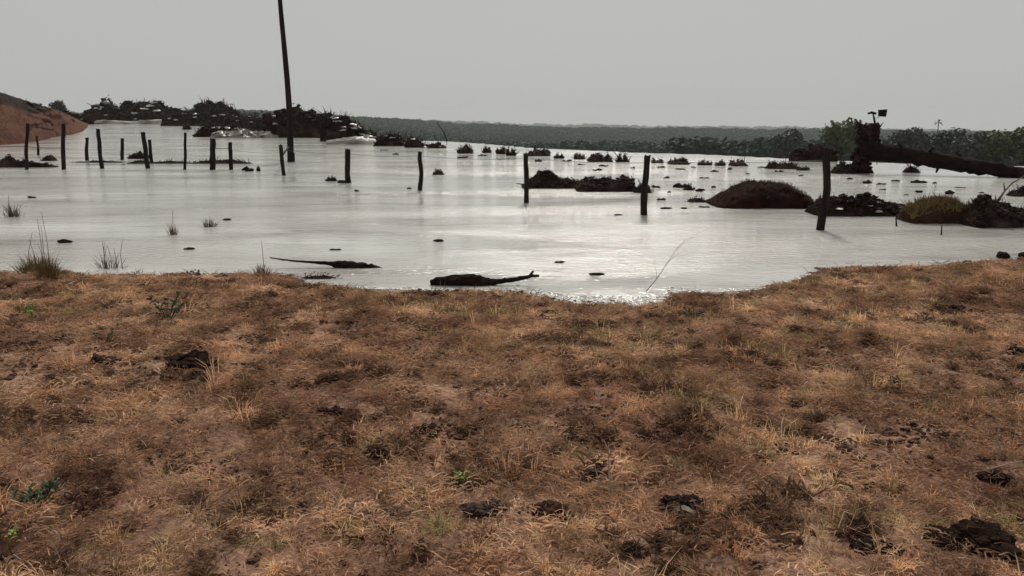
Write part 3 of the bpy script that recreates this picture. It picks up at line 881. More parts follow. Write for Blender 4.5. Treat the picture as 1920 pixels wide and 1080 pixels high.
for k, (x0, x1, yt, yb, lb) in enumerate(bits):
    if yb - yt < 10.5:
        B = at((x0 + x1) / 2, yb); sc = scale_at(B.y)
        mb = MB(); n_ = 5; W_ = (x1 - x0) * sc; H_ = (yb - yt) * sc
        pts_ = [(-W_ / 2 + W_ * i / n_, random.uniform(-.05, .05) * W_, H_ * random.uniform(.15, .4)) for i in range(n_ + 1)]
        mb.tube(pts_, [H_ * random.uniform(.3, .6) * math.sin(math.pi * (.12 + .8 * i / n_)) for i in range(n_ + 1)], 7, .5, k)
        o = mb.build('debris_clump', M['debris']); o.location = B; tag(o, lb, 'debris', G4)
        continue
    heap(lb, x0, x1, yt, yb, name='debris_clump', cat='debris', group=G4, nb=24 if x1 - x0 > 15 else 6, clods=4, leafy=10,
         brush='green_brush' if 'green' in lb else 'debris_brush', blen=.5 if 'spiky' in lb else .2, rough=.3)
heap('long thin dark mud strip lying behind the left fence posts', 236, 468, 297, 307, name='mud_strip', cat='mud strip', nb=160, clods=22, blen=.3, depth=.1,
     profile=[(0, .3), (.1, .9), (.2, .5), (.35, .8), (.5, .35), (.7, .9), (.85, 1), (1, .2)], group='mud strips by the left fence posts')
heap('dark mud strip under the red bank at the left edge', -60, 108, 299, 314, name='mud_strip', cat='mud strip', nb=120, clods=16, blen=.2, depth=.12, group='mud strips by the left fence posts')
heap('thin mud strip between the second and third fence posts from the left', 128, 238, 299, 305, name='mud_strip', cat='mud strip', nb=60, clods=10, blen=.2, depth=.1, group='mud strips by the left fence posts')
heap('reddish mud spit reaching from the shore under the long-tailed driftwood', 545, 648, 512, 524, name='mud_strip', cat='mud strip', mat='mound', nb=60, clods=16, blen=.3, depth=.25, brush='reed_dark')

# ------------------------------------------------------------------ fence posts
def post(label, xt, yt, xb, yb, wpx, name='fence_post', seed=0, mat='wood'):
    B = at(xb, yb)
    T = at_y(xt, yt, B.y)
    sc = scale_at(B.y)
    r = wpx * sc / 2
    o = None
    mb = MB()
    d = T - B
    pts, rad = [], []
    n = 9
    for i in range(n):
        u = i / (n - 1)
        u2 = -.35 / max(d.length, .1) * (1 - u) + u
        p = d * u2 + Vector((mn.noise(Vector((u * 2.5, seed, 0))) * r * .9, 0, 0)) * (1 if 0 < i < n - 1 else .3)
        pts.append(p); rad.append(r * (1.08 - .14 * u) * (1 + .12 * mn.noise(Vector((u * 5, seed + 9, 1)))))
    mb.tube(pts, rad, 9, .22, seed)
    # split, uneven top
    for v in range(-9 - 0, 0):
        pass
    k = len(mb.v)
    top = list(range(k - 9, k))
    for j in top:
        x_, y_, z_ = mb.v[j]
        mb.v[j] = (x_, y_, z_ + r * .9 * mn.noise(Vector((j * .7, seed, 4))))
    me = mb.mesh(name)
    o = link(name, me, M[mat])
    o.location = B
    tag(o, label, 'fence post', 'wooden fence posts standing in the flood')
    return o

posts = [
 ('tall thin fence post against the red bank, leftmost of all', 52, 232, 49, 318, 6),
 ('short far post between the leftmost post and the tall second post', 69, 255, 72, 291, 4),
 ('straight tall fence post just right of the tip of the red bank', 119, 232, 119, 318, 7),
 ('short square far post left of the slightly leaning tall post', 163, 258, 163, 301, 6),
 ('tall post leaning slightly left, third of the nearer posts from the left edge', 184, 242, 190, 316, 7),
 ('short far post standing alone midway between two leaning tall posts', 229, 260, 229, 300, 6),
 ('tall post leaning left with a shorter far post close behind it', 268, 248, 277, 316, 8),
 ('shorter far post half hidden by the left-leaning tall post', 280, 262, 284, 304, 6),
 ('thin upright tall post between the leaning pair and the thick post', 347, 249, 347, 318, 5),
 ('thickest of the left fence posts, a short distance from its slimmer neighbour', 399, 260, 399, 318, 10),
 ('slim short fence post just right of the thickest left one', 432, 267, 433, 318, 7),
 ('leaning slim fence post beside the foot of the tall pole', 526, 272, 532, 329, 7),
 ('straight dark fence post between the tall pole and the slim post', 652, 280, 652, 343, 10),
 ('slim straight fence post in the open water left of the middle one', 788, 285, 788, 357, 8),
 ('thin middle fence post in front of the brush mound', 986, 290, 987, 380, 9),
 ('thicker fence post leaning right at the top, end of the brush mounds', 1214, 292, 1206, 403, 12),
 ('largest and nearest fence post, leaning right, beside the red-brown mound', 1553, 278, 1540, 431, 14),
]
POST = {}
for k, (lb, xt, yt, xb, yb, wp) in enumerate(posts):
    POST[k] = (post(lb, xt, yt, xb, yb, wp, seed=k + 1), (xt, yt, xb, yb))

# ---- wires between posts
def wire(label, a, b_, sag, r=.0035):
    mb = MB()
    a = Vector(a); b_ = Vector(b_)
    pts = []
    for i in range(13):
        u = i / 12
        p = a.lerp(b_, u); p.z -= sag * 4 * u * (1 - u)
        pts.append(p - a)
    mb.tube(pts, [r] * 13, 5)
    o = mb.build('fence_wire', M['wire'])
    o.location = a
    tag(o, label, 'wire', 'loose wires between the fence posts')
def on_post(k, y):
    xt, yt, xb, yb = POST[k][1]
    B = at(xb, yb)
    u = (yb - y) / (yb - yt)
    return at_y(xb + (xt - xb) * u, y, B.y)
w_ = on_post(0, 275); wire('dark wire from the left edge to the leftmost fence post', at_y(-120, 274, w_.y - 1.0), w_, .01, .012)
wire('dark wire between the two tall posts nearest the left edge', on_post(0, 275), on_post(2, 277), .02, .010)
wire('short wire between the thickest left post and its slim neighbour', on_post(9, 278), on_post(10, 279), .0, .010)
wire('fine wire between the slim left post and the post beside the tall pole', on_post(10, 280), on_post(11, 286), .05, .004)
wire('fine wire from the post beside the tall pole to the straight dark post', on_post(11, 280), on_post(12, 286), .05)
wire('fine wire from the straight dark post to the slim straight one', on_post(12, 288), on_post(13, 292), .04)
wire('fine wire from the slim straight post to the thin middle post', on_post(13, 292), on_post(14, 297), .04)
wire('fine wire from the thin middle post to the right-leaning post', on_post(14, 297), on_post(15, 305), .03)
wire('fine wire from the right-leaning post to the nearest post', on_post(15, 303), on_post(16, 300), .03)

# ---- tall leaning pole
def tall_pole():
    B = at(545, 303)
    T = at_y(524, -60, B.y)
    sc = scale_at(B.y)
    t = empty('utility_pole', B)
    tag(t, 'tall thin wooden pole leaning left, rising out of the picture from the water', 'pole')
    mb = MB()
    d = T - B
    n = 16; pts, rad = [], []
    for i in range(n):
        u = -.05 + 1.05 * i / (n - 1)
        pts.append(d * u + Vector((.05 * math.sin(u * 5), 0, 0)))
        rad.append(sc * (6.0 - 2.6 * max(0, u)) * (1 + .04 * mn.noise(Vector((i * .8, 0, 3)))))
    mb.tube(pts, rad, 12, .08, 3)
    mb.build('shaft', M['pole'], t, smooth=True)
    # short brace post at the foot
    b2 = MB()
    p0 = at_y(549, 304, B.y - .15) - B; p1 = at_y(549, 286, B.y - .15) - B
    b2.tube([p0 - Vector((0, 0, .3)), p0, p1], [sc * 4, sc * 4, sc * 3.4], 8, .2, 8)
    b2.build('brace_stub', M['pole'], t)
    # short rail that ties it to the fence post
    b3 = MB()
    q = on_post(11, 293) - B
    b3.tube([q, Vector((0, -.1, q.z))], [sc * 1.6, sc * 1.6], 6, .1)
    b3.build('tie_rail', M['pole'], t)
tall_pole()

# ------------------------------------------------------------------ uprooted tree at the right
def uprooted():
    B = at(1620, 325)
    Yd = B.y; sc = scale_at(Yd)
    t = empty('uprooted_tree', B)
    tag(t, 'uprooted tree with a tall black root plate and thick trunk lying to the right', 'fallen tree')
    # trunk
    T0 = at_y(1600, 282, Yd) - B
    ptspx = [(1612, 279, Yd, 15), (1650, 284.5, Yd - .1, 15.5), (1700, 291.5, Yd - .3, 14.5), (1760, 301, Yd - .7, 14), (1830, 313, Yd - 1.1, 13), (1900, 323.5, Yd - 1.5, 11.5), (1980, 334, Yd - 2.0, 11), (2120, 352, Yd - 2.6, 10), (2300, 374, Yd - 3.2, 8)]
    mb = MB()
    pts, rad = [], []
    for x, y, yy, r in ptspx:
        pts.append(at_y(x, y, yy) - B); rad.append(r * scale_at(yy))
    # refine
    P2, R2 = [], []
    for i in range(len(pts) - 1):
        for k in range(9):
            u = k / 9; P2.append(pts[i].lerp(pts[i + 1], u) + Vector((0, 0, .014 * mn.noise(Vector((i + u, 0, 8)) * 2.3)))); R2.append((rad[i] * (1 - u) + rad[i + 1] * u) * (1 + .10 * mn.noise(Vector(((i + u) * 3.3, 5, 0)))))
    P2.append(pts[-1]); R2.append(rad[-1])
    mb.tube(P2, R2, 20, .34, 5)
    mb.build('trunk', M['bark'], t, smooth=True)
    for (x, y, dx, dy, r) in [(1690, 276, -6, -9, 3), (1742, 284, 10, -8, 2.6), (1800, 292, -8, -7, 3), (1850, 330, 12, 10, 3.4), (1760, 312, -5, 12, 3)]:
        sb = MB(); a = at_y(x, y, Yd - .6) - B; c = at_y(x + dx, y + dy, Yd - .75) - B
        sb.tube([a, a.lerp(c, .6), c], [r * sc, r * .8 * sc, r * .35 * sc], 6, .4, x)
        sb.build('branch_stub', M['bark'], t)
    # root plate: standing ragged disc of soil and roots
    rp = MB()
    W_ = 50 * sc; H_ = 92 * sc
    rr_ = random.Random(4)
    outline = [(-24, 0), (-25, 18), (-22, 40), (-24, 60), (-21, 74), (-13, 80), (-8, 92), (-2, 86), (6, 88), (12, 96), (17, 90), (19, 72), (17, 55), (20, 40), (16, 22), (14, 8)]
    for k in range(260):
        u = rr_.random(); z = rr_.uniform(0, 88)
        xl = np.interp(z, [0, 18, 40, 60, 76, 90], [-20, -19, -17, -17, -15, 2]); xr = np.interp(z, [0, 20, 40, 60, 76, 90], [8, 12, 19, 20, 20, 19])
        x = xl + (xr - xl) * u
        rp.clod((x * sc, rr_.uniform(-.12, .18), z * sc), rr_.uniform(3, 6) * sc, k, .9, 0, .9)
    rp.build('root_plate', M['debris'], t)
    for k in range(16):
        rb = MB()
        z = rr_.uniform(5, 88); side = -1 if rr_.random() < .5 else 1
        p = Vector((side * 10 * sc, rr_.uniform(-.1, .1), z * sc))
        L_ = rr_.uniform(10, 24) * sc
        q = p + Vector((side * L_ * .8, rr_.uniform(-.1, .1), rr_.uniform(-.3, .7) * L_))
        mid = p.lerp(q, .5) + Vector((0, 0, rr_.uniform(-.2, .2) * L_))
        rb.tube([p, mid, q], [2.4 * sc, 1.6 * sc, .7 * sc], 6, .3, k)
        rb.build('root', M['bark'], t)
    # broken branch on top, ending in two hanging flaps
    bb_ = MB()
    pp = [at_y(1641, 245, Yd) - B, at_y(1640, 228, Yd) - B, at_y(1637, 213, Yd) - B]
    bb_.tube(pp, [2.6 * sc, 1.8 * sc, 1.2 * sc], 6, .3, 2)
    bb_.build('broken_branch', M['bark'], t)
    f1 = MB(); f1.tube([at_y(1627, 213, Yd) - B, at_y(1634, 211, Yd) - B, at_y(1643, 213, Yd) - B], [1.4 * sc, 2.6 * sc, 1.6 * sc], 6, .4, 5)
    f1.build('bark_flap', M['bark'], t)
    f3 = MB(); f3.tube([at_y(1640, 222, Yd) - B, at_y(1649, 219, Yd) - B, at_y(1655, 216, Yd) - B], [.5 * sc, .4 * sc, .4 * sc], 5)
    f3.build('twig', M['bark'], t)
    f2 = MB()
    a = at_y(1648, 206, Yd) - B; c = at_y(1661, 219, Yd) - B
    y0, y1 = -.05, .05
    e = .015
    f2.add([(a.x, y0, a.z), (c.x, y0, a.z + e), (c.x - e, y0, c.z), (a.x + e, y0, c.z + e), (a.x, y1, a.z), (c.x, y1, a.z + e), (c.x - e, y1, c.z), (a.x + e, y1, c.z + e)],
           [(3, 2, 1, 0), (4, 5, 6, 7), (0, 1, 5, 4), (1, 2, 6, 5), (2, 3, 7, 6), (3, 0, 4, 7)])
    f2.build('wood_block', M['bark'], t)
    # ragged brush where trunk meets plate
    br = MB()
    for k in range(160):
        x = rr_.uniform(-20, 70); z = np.interp(x, [-20, 20, 70], [60, 52, 46]) + rr_.uniform(-8, 2)
        if x < 18: z = rr_.uniform(10, 90)
        p = Vector((x * sc, rr_.uniform(-.2, .1), z * sc))
        q = p + Vector((rr_.gauss(0, 4), rr_.gauss(0, 2), abs(rr_.gauss(4, 3)))) * sc
        br.blade(p, q, sc * 1.3)
    o = br.build('fine_roots', M['debris_brush'], t); o['kind'] = 'stuff'
uprooted()

# ---- stray sticks
def stick(label, pxs, rpx, mat='wood', name='stick', cat='stick', group=None, forks=0, Y_=None, rough=.25):
    """pxs: (px, py, height z or None = lies on water/ground)"""
    base = at_g(pxs[0][0], pxs[0][1]) if Y_ is None else at_y(pxs[0][0], pxs[0][1], Y_)
    Yd = base.y
    sc = scale_at(Yd)
    pts = []
    for i, p in enumerate(pxs):
        q = at_y(p[0], p[1], Yd + (p[2] if len(p) > 2 else 0))
        pts.append(q - base)
    pts[0] = pts[0] - (pts[1] - pts[0]).normalized() * .03
    n = len(pts)
    mb = MB(); mb.tube(pts, [rpx * sc * (1 - .6 * i / (n - 1)) for i in range(n)], 6, rough, n)
    t = empty(name, base) if forks else None
    if t is None:
        o = mb.build(name, M[mat]); o.location = base; tag(o, label, cat, group); return o
    tag(t, label, cat, group)
    mb.build('stem', M[mat], t)
    for k in range(forks):
        f_ = MB(); i = 1 + k % (n - 1)
        p = pts[i]; d = (pts[i] - pts[i - 1]).normalized()
        L_ = (pts[-1] - pts[0]).length * random.uniform(.15, .3)
        q = p + (d + Vector((random.choice([-1, 1]) * .8, 0, .2))) * L_
        f_.tube([p, p.lerp(q, .5) + Vector((0, 0, .02 * L_)), q], [rpx * sc * .6, rpx * sc * .45, rpx * sc * .2], 5, .2, k)
        f_.build('twig', M[mat], t)
    return t
stick('curved dead branch leaning left above the far water, against the forest', [(838, 264), (833, 250), (825, 238), (818, 230)], 1.3, name='dead_branch', cat='branch', forks=1)
stick('leaning forked branch rising out of the dark heap at the right edge', [(1852, 402), (1868, 380), (1884, 358), (1896, 345)], 3.0, mat='grey_twig', name='dead_branch', cat='branch', forks=4, Y_=at(1850, 425).y + .3)
stick('long thin slanting twig sticking out of the water near the brightest shore', [(1212, 546), (1232, 522), (1252, 492), (1268, 468), (1284, 450)], .9, mat='grey_twig', name='dead_twig', cat='twig', forks=3)
stick('short stub sticking up in the water below the ochre grass mound', [(1765, 440), (1766, 422)], 1.8, name='stub', cat='stub')
stick('short stub with a wide foot in the water below the tangled heap', [(1681, 424), (1680, 408)], 2.2, name='stub', cat='stub', forks=1)
stick('horizontal stick poking left from the brush mound across the thin middle post', [(1000, 348), (985, 346), (968, 344)], 1.6, name='stick', cat='stick')

# ---- driftwood logs
def log(label, body, stubs, zoff=0.0):
    base = at(body[len(body) // 2][0], body[len(body) // 2][1] + body[len(body) // 2][2] * .6)
    Yd = base.y; sc = scale_at(Yd)
    t = empty('driftwood_log', base); tag(t, label, 'driftwood', 'driftwood logs lying at the shoreline')
    pts, rad = [], []
    for x, y, r in body:
        pts.append(at_y(x, y, Yd) - base); rad.append(r * sc)
    P2, R2 = [], []
    for i in range(len(pts) - 1):
        for k in range(4):
            u = k / 4; P2.append(pts[i].lerp(pts[i + 1], u)); R2.append(rad[i] * (1 - u) + rad[i + 1] * u)
    P2.append(pts[-1]); R2.append(rad[-1])
    mb = MB(); mb.tube(P2, R2, 10, .45, len(body)); mb.build('trunk', M['bark'], t)
    for (x0, y0, x1, y1, r) in stubs:
        s_ = MB(); a = at_y(x0, y0, Yd - .02) - base; c = at_y(x1, y1, Yd - .05) - base
        s_.tube([a, a.lerp(c, .5), c], [r * sc, r * sc * .9, r * sc * .6], 6, .4, int(x0)); s_.build('stub', M['bark'], t)
log('driftwood log with a long thin tail trailing left and stubs beneath',
    [(506, 483, 1.0), (530, 487, 1.4), (560, 490, 1.8), (590, 492, 2.4), (615, 494, 4.0), (640, 497, 7.5), (662, 499, 9.5), (685, 502, 9), (705, 505, 7), (722, 507, 5), (737, 508, 3)],
    [(664, 506, 662, 517, 4), (700, 508, 698, 519, 4), (690, 506, 706, 514, 2.5)])
log('lumpy driftwood log with a thin forked end pointing right, right one of two',
    [(807, 530, 5), (820, 528, 8), (845, 527, 11), (880, 526, 12.5), (905, 529, 11), (920, 530, 7), (940, 527, 4.5), (965, 524, 4.2), (985, 520, 3.6), (1000, 517, 3), (1011, 517, 2.2)],
    [(992, 518, 1000, 508, 2.6), (940, 526, 948, 521, 2), (850, 534, 845, 541, 4)])

# ------------------------------------------------------------------ reeds and tufts at the water's edge and in it
def tuft(label, px, yb, wpx, hpx, n, mat, name='reed_tuft', cat='reeds', group='tufts standing in or beside the water', stems=0, stem_h=1.8, seed=0, dense=None):
    B = at_g(px, yb); sc = scale_at(B.y)
    t = empty(name, B); tag(t, label, cat, group)
    rr_ = random.Random(seed + int(px))
    mb = MB()
    for k in range(n):
        x = rr_.gauss(0, .22) * wpx * sc; y = rr_.gauss(0, .18) * wpx * sc
        p = Vector((x, y, -.02)); h = hpx * sc * rr_.uniform(.35, 1.0) * (1 - min(.6, abs(x) / (wpx * sc)))
        q = p + Vector((rr_.gauss(0, .28) * h + x * .6, rr_.gauss(0, .25) * h, h))
        mb.blade(p, q, max(.004, sc * .9), rr_.uniform(0, .1) * h)
    o = mb.build('blades', M[mat], t); o['kind'] = 'stuff'
    for k in range(stems):
        s_ = MB(); x = rr_.gauss(0, .3) * wpx * sc
        h = hpx * sc * stem_h * rr_.uniform(.75, 1.1)
        s_.tube([(x, 0, -.02), (x + rr_.gauss(0, .03) * h, 0, h * .5), (x + rr_.gauss(0, .08) * h, .02, h)], [sc * .75, sc * .55, sc * .35], 5, 0, k)
        s_.build('stem', M['grey_twig'], t)
    return t
tuft('tallest shore reed clump, green-brown, near the left edge of the shoreline', 68, 512, 54, 50, 480, 'reed', stems=3, stem_h=1.5)
tuft('orange-brown reed clump touching the right of the tallest one', 92, 528, 34, 62, 360, 'ochre_grass', stems=3, stem_h=1.9)
tuft('sparse dark reed clump in shallow water right of the tallest reeds', 204, 503, 50, 42, 50, 'reed_dark', stems=7, stem_h=1.2)
tuft('low brown tuft on the shoreline with one tall thin stem', 492, 514, 34, 34, 130, 'reed', stems=1, stem_h=2.1)
tuft('dark tuft standing in the water by the left edge', 24, 406, 24, 36, 90, 'reed_dark', stems=1, stem_h=1.3)
tuft('reddish thin tuft in the water, left of the small black tuft', 325, 440, 18, 36, 60, 'reed', stems=1, stem_h=1.3)
tuft('small black tuft in the water with a bit lying to its right', 392, 425, 24, 26, 90, 'reed_dark')
tuft('small dark shore tuft below the sparse reeds', 258, 512, 22, 18, 30, 'reed_dark')

# ------------------------------------------------------------------ foreground things
def lump(label, px, py, wpx, hpx, mat='dung', name='dung_lump', cat='dung', group='dark lumps lying in the dry grass', n=9, seed=0, extra=None):
    B = at_g(px, py); sc = scale_at(B.length / 1.02 * .98)
    rr_ = random.Random(seed + int(px * 7 + py))
    mb = MB()
    W_, H_ = wpx * sc, hpx * sc
    for k in range(n):
        u = rr_.gauss(0, .28); r_ = min(W_, H_ * 1.6) * rr_.uniform(.20, .38)
        x = max(-.5, min(.5, u)) * (W_ - r_); zc = (H_ * .35) * rr_.random() * (1 - abs(u))
        mb.clod((x, rr_.uniform(-.3, .3) * W_ * .6, zc), r_, k + int(px), .5, 2 if wpx > 40 else 1, .95)
    o = mb.build(name, M[mat]); o.location = B
    tag(o, label, cat, group)
    return o
lump('large black lump of dung, biggest dark thing in the dry grass at the left', 352, 690, 86, 44, n=18)
lump('flatter dark lump just right of the largest black lump', 392, 700, 50, 20, n=10)
lump('dark reddish lump left of the largest black lump', 190, 682, 40, 26, mat='mound')
lump('low dark lump near the left edge above the pale bare patch', 52, 652, 56, 18, mat='mound')
lump('small black lump with a pale stone on it, right of the dark green weed', 168, 932, 40, 20, n=8)
lump('dark lump left of the centre pair in the mid foreground', 706, 850, 62, 30, mat='mound', n=10)
lump('black lump above and right of the mid foreground lump', 800, 812, 50, 34, n=10)
lump('dark lump right of the black lump near the middle', 890, 808, 44, 24, mat='mound', n=9)
lump('blackish lump close to the middle of the grass', 985, 802, 42, 28, n=9)
lump('dark red-brown clump of burnt stubble below the middle', 1030, 965, 66, 44, mat='mound', n=14)
lump('wide dark patch of turned soil left of the burnt stubble', 905, 960, 96, 36, mat='debris', n=16)
lump('dark lump behind the pale broken leaf in the lower right middle', 1282, 948, 72, 34, mat='debris', n=12)
lump('large black burrow mouth mound at the lower right corner', 1815, 1020, 120, 60, mat='dung', n=22, name='soil_lump', cat='lump')
lump('dark ragged lump left of the large corner mound', 1640, 1030, 70, 34, mat='debris', n=12)
lump('small dark lump right of the small tree-like weed at mid right', 1640, 672, 20, 12, n=5)
lump('dark lump at the right edge of the dry grass', 1905, 665, 30, 30, mat='mound', n=7)
lump('dark red lump in the upper right of the grass', 1790, 580, 30, 16, mat='mound', n=6)
lump('flat dark lump right of the upright pale stick', 1405, 945, 50, 20, mat='debris', n=8)
lump('dark lump under the pale dead twigs at the right', 1870, 900, 80, 26, mat='debris', n=12)
lump('grey-dark lump in the upper left of the grass, below the dull weed', 620, 582, 40, 14, mat='debris', n=8)
lump('flat dark lump in the grass below the lumpy driftwood', 1010, 660, 30, 16, mat='mound', n=6)
lump('dark low lump in the middle right of the grass', 1560, 640, 48, 16, mat='debris', n=8)
lump('dark lump in the far grass at left, right of the black lump', 650, 672, 44, 14, mat='mound', n=8)
lump('low dark lump on the line between black lump and left edge', 480, 630, 40, 14, mat='debris', n=8)
lump('dark curled lump above the pale twig arc', 1110, 832, 60, 18, mat='debris', n=9)
lump('dark lump near the bottom left of the bright weed', 640, 1058, 24, 16, n=6)
lump('round dark lump at the bottom middle left', 620, 700 + 70, 60, 16, mat='mound', n=9)

# black dung shadowless pits are left to the ground's own relief
def pebble(label, px, py, wpx, name='pebble', mat='stone', flat=.6):
    B = at_g(px, py); sc = scale_at(B.length)
    mb = MB(); mb.clod((0, 0, wpx * sc * .25), wpx * sc * .5, int(px), flat, 1, .35)
    o = mb.build(name, M[mat], smooth=True); o.location = B
    tag(o, label, name, 'pale bits lying in the dry grass')
pebble('white pebble left of the bright green weed', 786, 918, 12)
pebble('pale pebble on the small black lump at the lower left', 180, 920, 12)
pebble('tiny white pebble at the foot of the bent twigs below the bright weed', 972, 938, 9)
pebble('small round pale pebble above the broken leaf', 1296, 893, 12)
pebble('small pale pebble at the right of the round one', 1388, 884, 10)
pebble('pale pebble in the upper left grass', 117, 601, 8)
pebble('pale pebble in the bottom left middle, below the tan tuft', 488, 1001, 12)
pebble('white chip in the middle right grass', 1592, 840, 12)
pebble('dark smooth stone lying on the right-hand shoreline', 1880, 484, 20, name='stone', mat='debris')
pebble('black stone at the right end of the shoreline', 1918, 482, 14, name='stone', mat='debris')

def dead_leaf():
    B = at_g(1290, 975); sc = scale_at(B.length)
    t = empty('dead_leaf', B + Vector((0, 0, .02))); tag(t, 'pale curled broken leaf lying beside a dark lump, lower right of the middle', 'leaf')
    mb = MB()
    n = 7; V, Fc = [], []
    for i in range(n):
        u = i / (n - 1); w_ = math.sin(math.pi * (.1 + .85 * u)) * 9 * sc
        x = (u - .5) * 58 * sc; z = .02 * math.sin(u * 5) + .01
        V += [(x, -w_, z), (x, 0, z + .012), (x, w_, z - .002), ]
    for i in range(n - 1):
        for j in range(2):
            Fc.append((i * 3 + j, (i + 1) * 3 + j, (i + 1) * 3 + j + 1, i * 3 + j + 1))
    mb.add(V, Fc)
    o = mb.build('blade', M['pale_twig'], t)
    sm = o.modifiers.new('thickness', 'SOLIDIFY'); sm.thickness = .004
    s_ = MB(); s_.tube([(30 * sc, 0, .02), (40 * sc, .01, .015), (46 * sc, .03, .0)], [.003, .0025, .002], 5); s_.build('stalk', M['pale_twig'], t)
dead_leaf()

TW = 'dead twigs and stalks standing in the dry grass'
stick('upright pale straw stalk, tallest in the lower middle', [(1146, 925), (1143, 900), (1141, 860), (1141, 830)], 2.2, 'pale_twig', 'dead_stalk', 'stalk', TW, rough=.1)
stick('short pale stalk leaning left beside the tallest upright stalk', [(1126, 918), (1121, 895), (1115, 872)], 1.8, 'pale_twig', 'dead_stalk', 'stalk', TW, rough=.1)
stick('curved grey twig arching left below the black lump near the middle', [(1004, 880), (988, 868), (982, 850), (984, 826)], 1.6, 'grey_twig', 'dead_twig', 'twig', TW)
stick('bent pale twig beside the dark turned soil patch', [(936, 952), (948, 938), (957, 922), (955, 905), (945, 900)], 1.8, 'pale_twig', 'dead_twig', 'twig', TW, forks=2)
stick('pale forked dead twig in the right grass, near the edge', [(1872, 862), (1876, 840), (1868, 820), (1874, 800)], 2.2, 'pale_twig', 'dead_twig', 'twig', TW, forks=3)
stick('long pale twig lying across the grass at the right edge', [(1830, 885), (1860, 878), (1895, 868), (1935, 862)], 1.8, 'pale_twig', 'dead_twig', 'twig', TW)
stick('slanting pale stalk in the upper right of the grass', [(1740, 720), (1730, 708), (1718, 690)], 1.6, 'pale_twig', 'dead_stalk', 'stalk', TW)
stick('grey twig slanting up left of the large corner mound', [(1752, 1055), (1742, 1030), (1722, 1005), (1708, 988)], 2.4, 'pale_twig', 'dead_twig', 'twig', TW, forks=1)
stick('long yellow stalk rising from the very bottom, below the bright weed', [(728, 1000), (731, 970), (728, 940)], 1.6, 'pale_twig', 'dead_stalk', 'stalk', TW, rough=.1)
stick('pale bent twig in the bottom left corner', [(4, 1078), (12, 1055), (26, 1040), (40, 1050)], 2.2, 'pale_twig', 'dead_twig', 'twig', TW, forks=1)
stick('forked pale twig left of the bottom middle, below the dark green weed', [(98, 1060), (104, 1040), (112, 1012), (108, 996)], 2.2, 'pale_twig', 'dead_twig', 'twig', TW, forks=2)
stick('low grey twig in the sparse grass right of the burnt stubble', [(1052, 905), (1050, 890), (1058, 875)], 1.4, 'grey_twig', 'dead_twig', 'twig', TW, forks=1)
stick('pale straw lying flat near the corner mound', [(1615, 960), (1640, 940), (1664, 930)], 1.6, 'pale_twig', 'dead_stalk', 'stalk', TW)

def weed(label, px, py, wpx, hpx, n, mat, seed=0, leafpx=9):
    B = at_g(px, py); sc = scale_at(B.length)
    t = empty('weed', B); tag(t, label, 'weed', 'low green weeds in the dry grass')
    rr_ = random.Random(seed)
    st = MB()
    tips = []
    for k in range(max(4, n // 6)):
        th = rr_.uniform(0, 6.28); L_ = wpx * .5 * sc * rr_.uniform(.4, 1)
        q = Vector((math.cos(th) * L_, math.sin(th) * L_ * .8, hpx * sc * rr_.uniform(.35, 1)))
        m_ = q * .5 + Vector((0, 0, hpx * sc * .15))
        st.tube([(0, 0, -.01), m_, q], [.003, .0025, .0015], 5); tips.append((m_, q))
    o = st.build('stalks', M[mat], t); o['kind'] = 'stuff'
    lf = MB()
    for k in range(n):
        m_, q = tips[k % len(tips)]
        p = m_.lerp(q, rr_.random()); d = Vector((rr_.gauss(0, 1), rr_.gauss(0, 1), rr_.gauss(.35, .5))).normalized()
        l = leafpx * sc * rr_.uniform(.6, 1.3); s = d.cross(Vector((rr_.gauss(0, .3), rr_.gauss(0, .3), 1))).normalized() * l * .3
        up = s.cross(d).normalized() * l * .08
        lf.add([p, p + d * l * .5 + s + up, p + d * l, p + d * l * .5 - s + up, p + d * l * .5], [(0, 4, 1), (1, 4, 2), (0, 3, 4), (3, 2, 4)])
    o = lf.build('leaves', M[mat], t); o['kind'] = 'stuff'
weed('dark blue-green leafy weed at the lower left', 76, 948, 84, 44, 110, 'leaf_dark', 1, 12)
weed('bright yellow-green weed near the bottom middle', 866, 912, 34, 36, 60, 'leaf_bright', 2, 9)
weed('small dark green weed left of the bright yellow-green one', 758, 926, 60, 18, 40, 'leaf_dark', 3, 8)
weed('thin olive sprout at the bottom left corner', 18, 1030, 44, 40, 40, 'leaf_bright', 4, 9)
weed('dull weed on the slope below the shoreline reeds, with dark base', 315, 606, 70, 56, 120, 'leaf_dark', 5, 8)
weed('pale olive weed right of the dull dark one near the shoreline reeds', 62, 600, 40, 36, 50, 'leaf_bright', 6, 6)
weed('low green weed patch behind the right shoreline bend', 1300, 598, 60, 20, 80, 'leaf_dark', 7, 6)
weed('flat grey-green weed patch in the left middle grass', 196, 640, 60, 22, 60, 'leaf_dark', 8, 6)

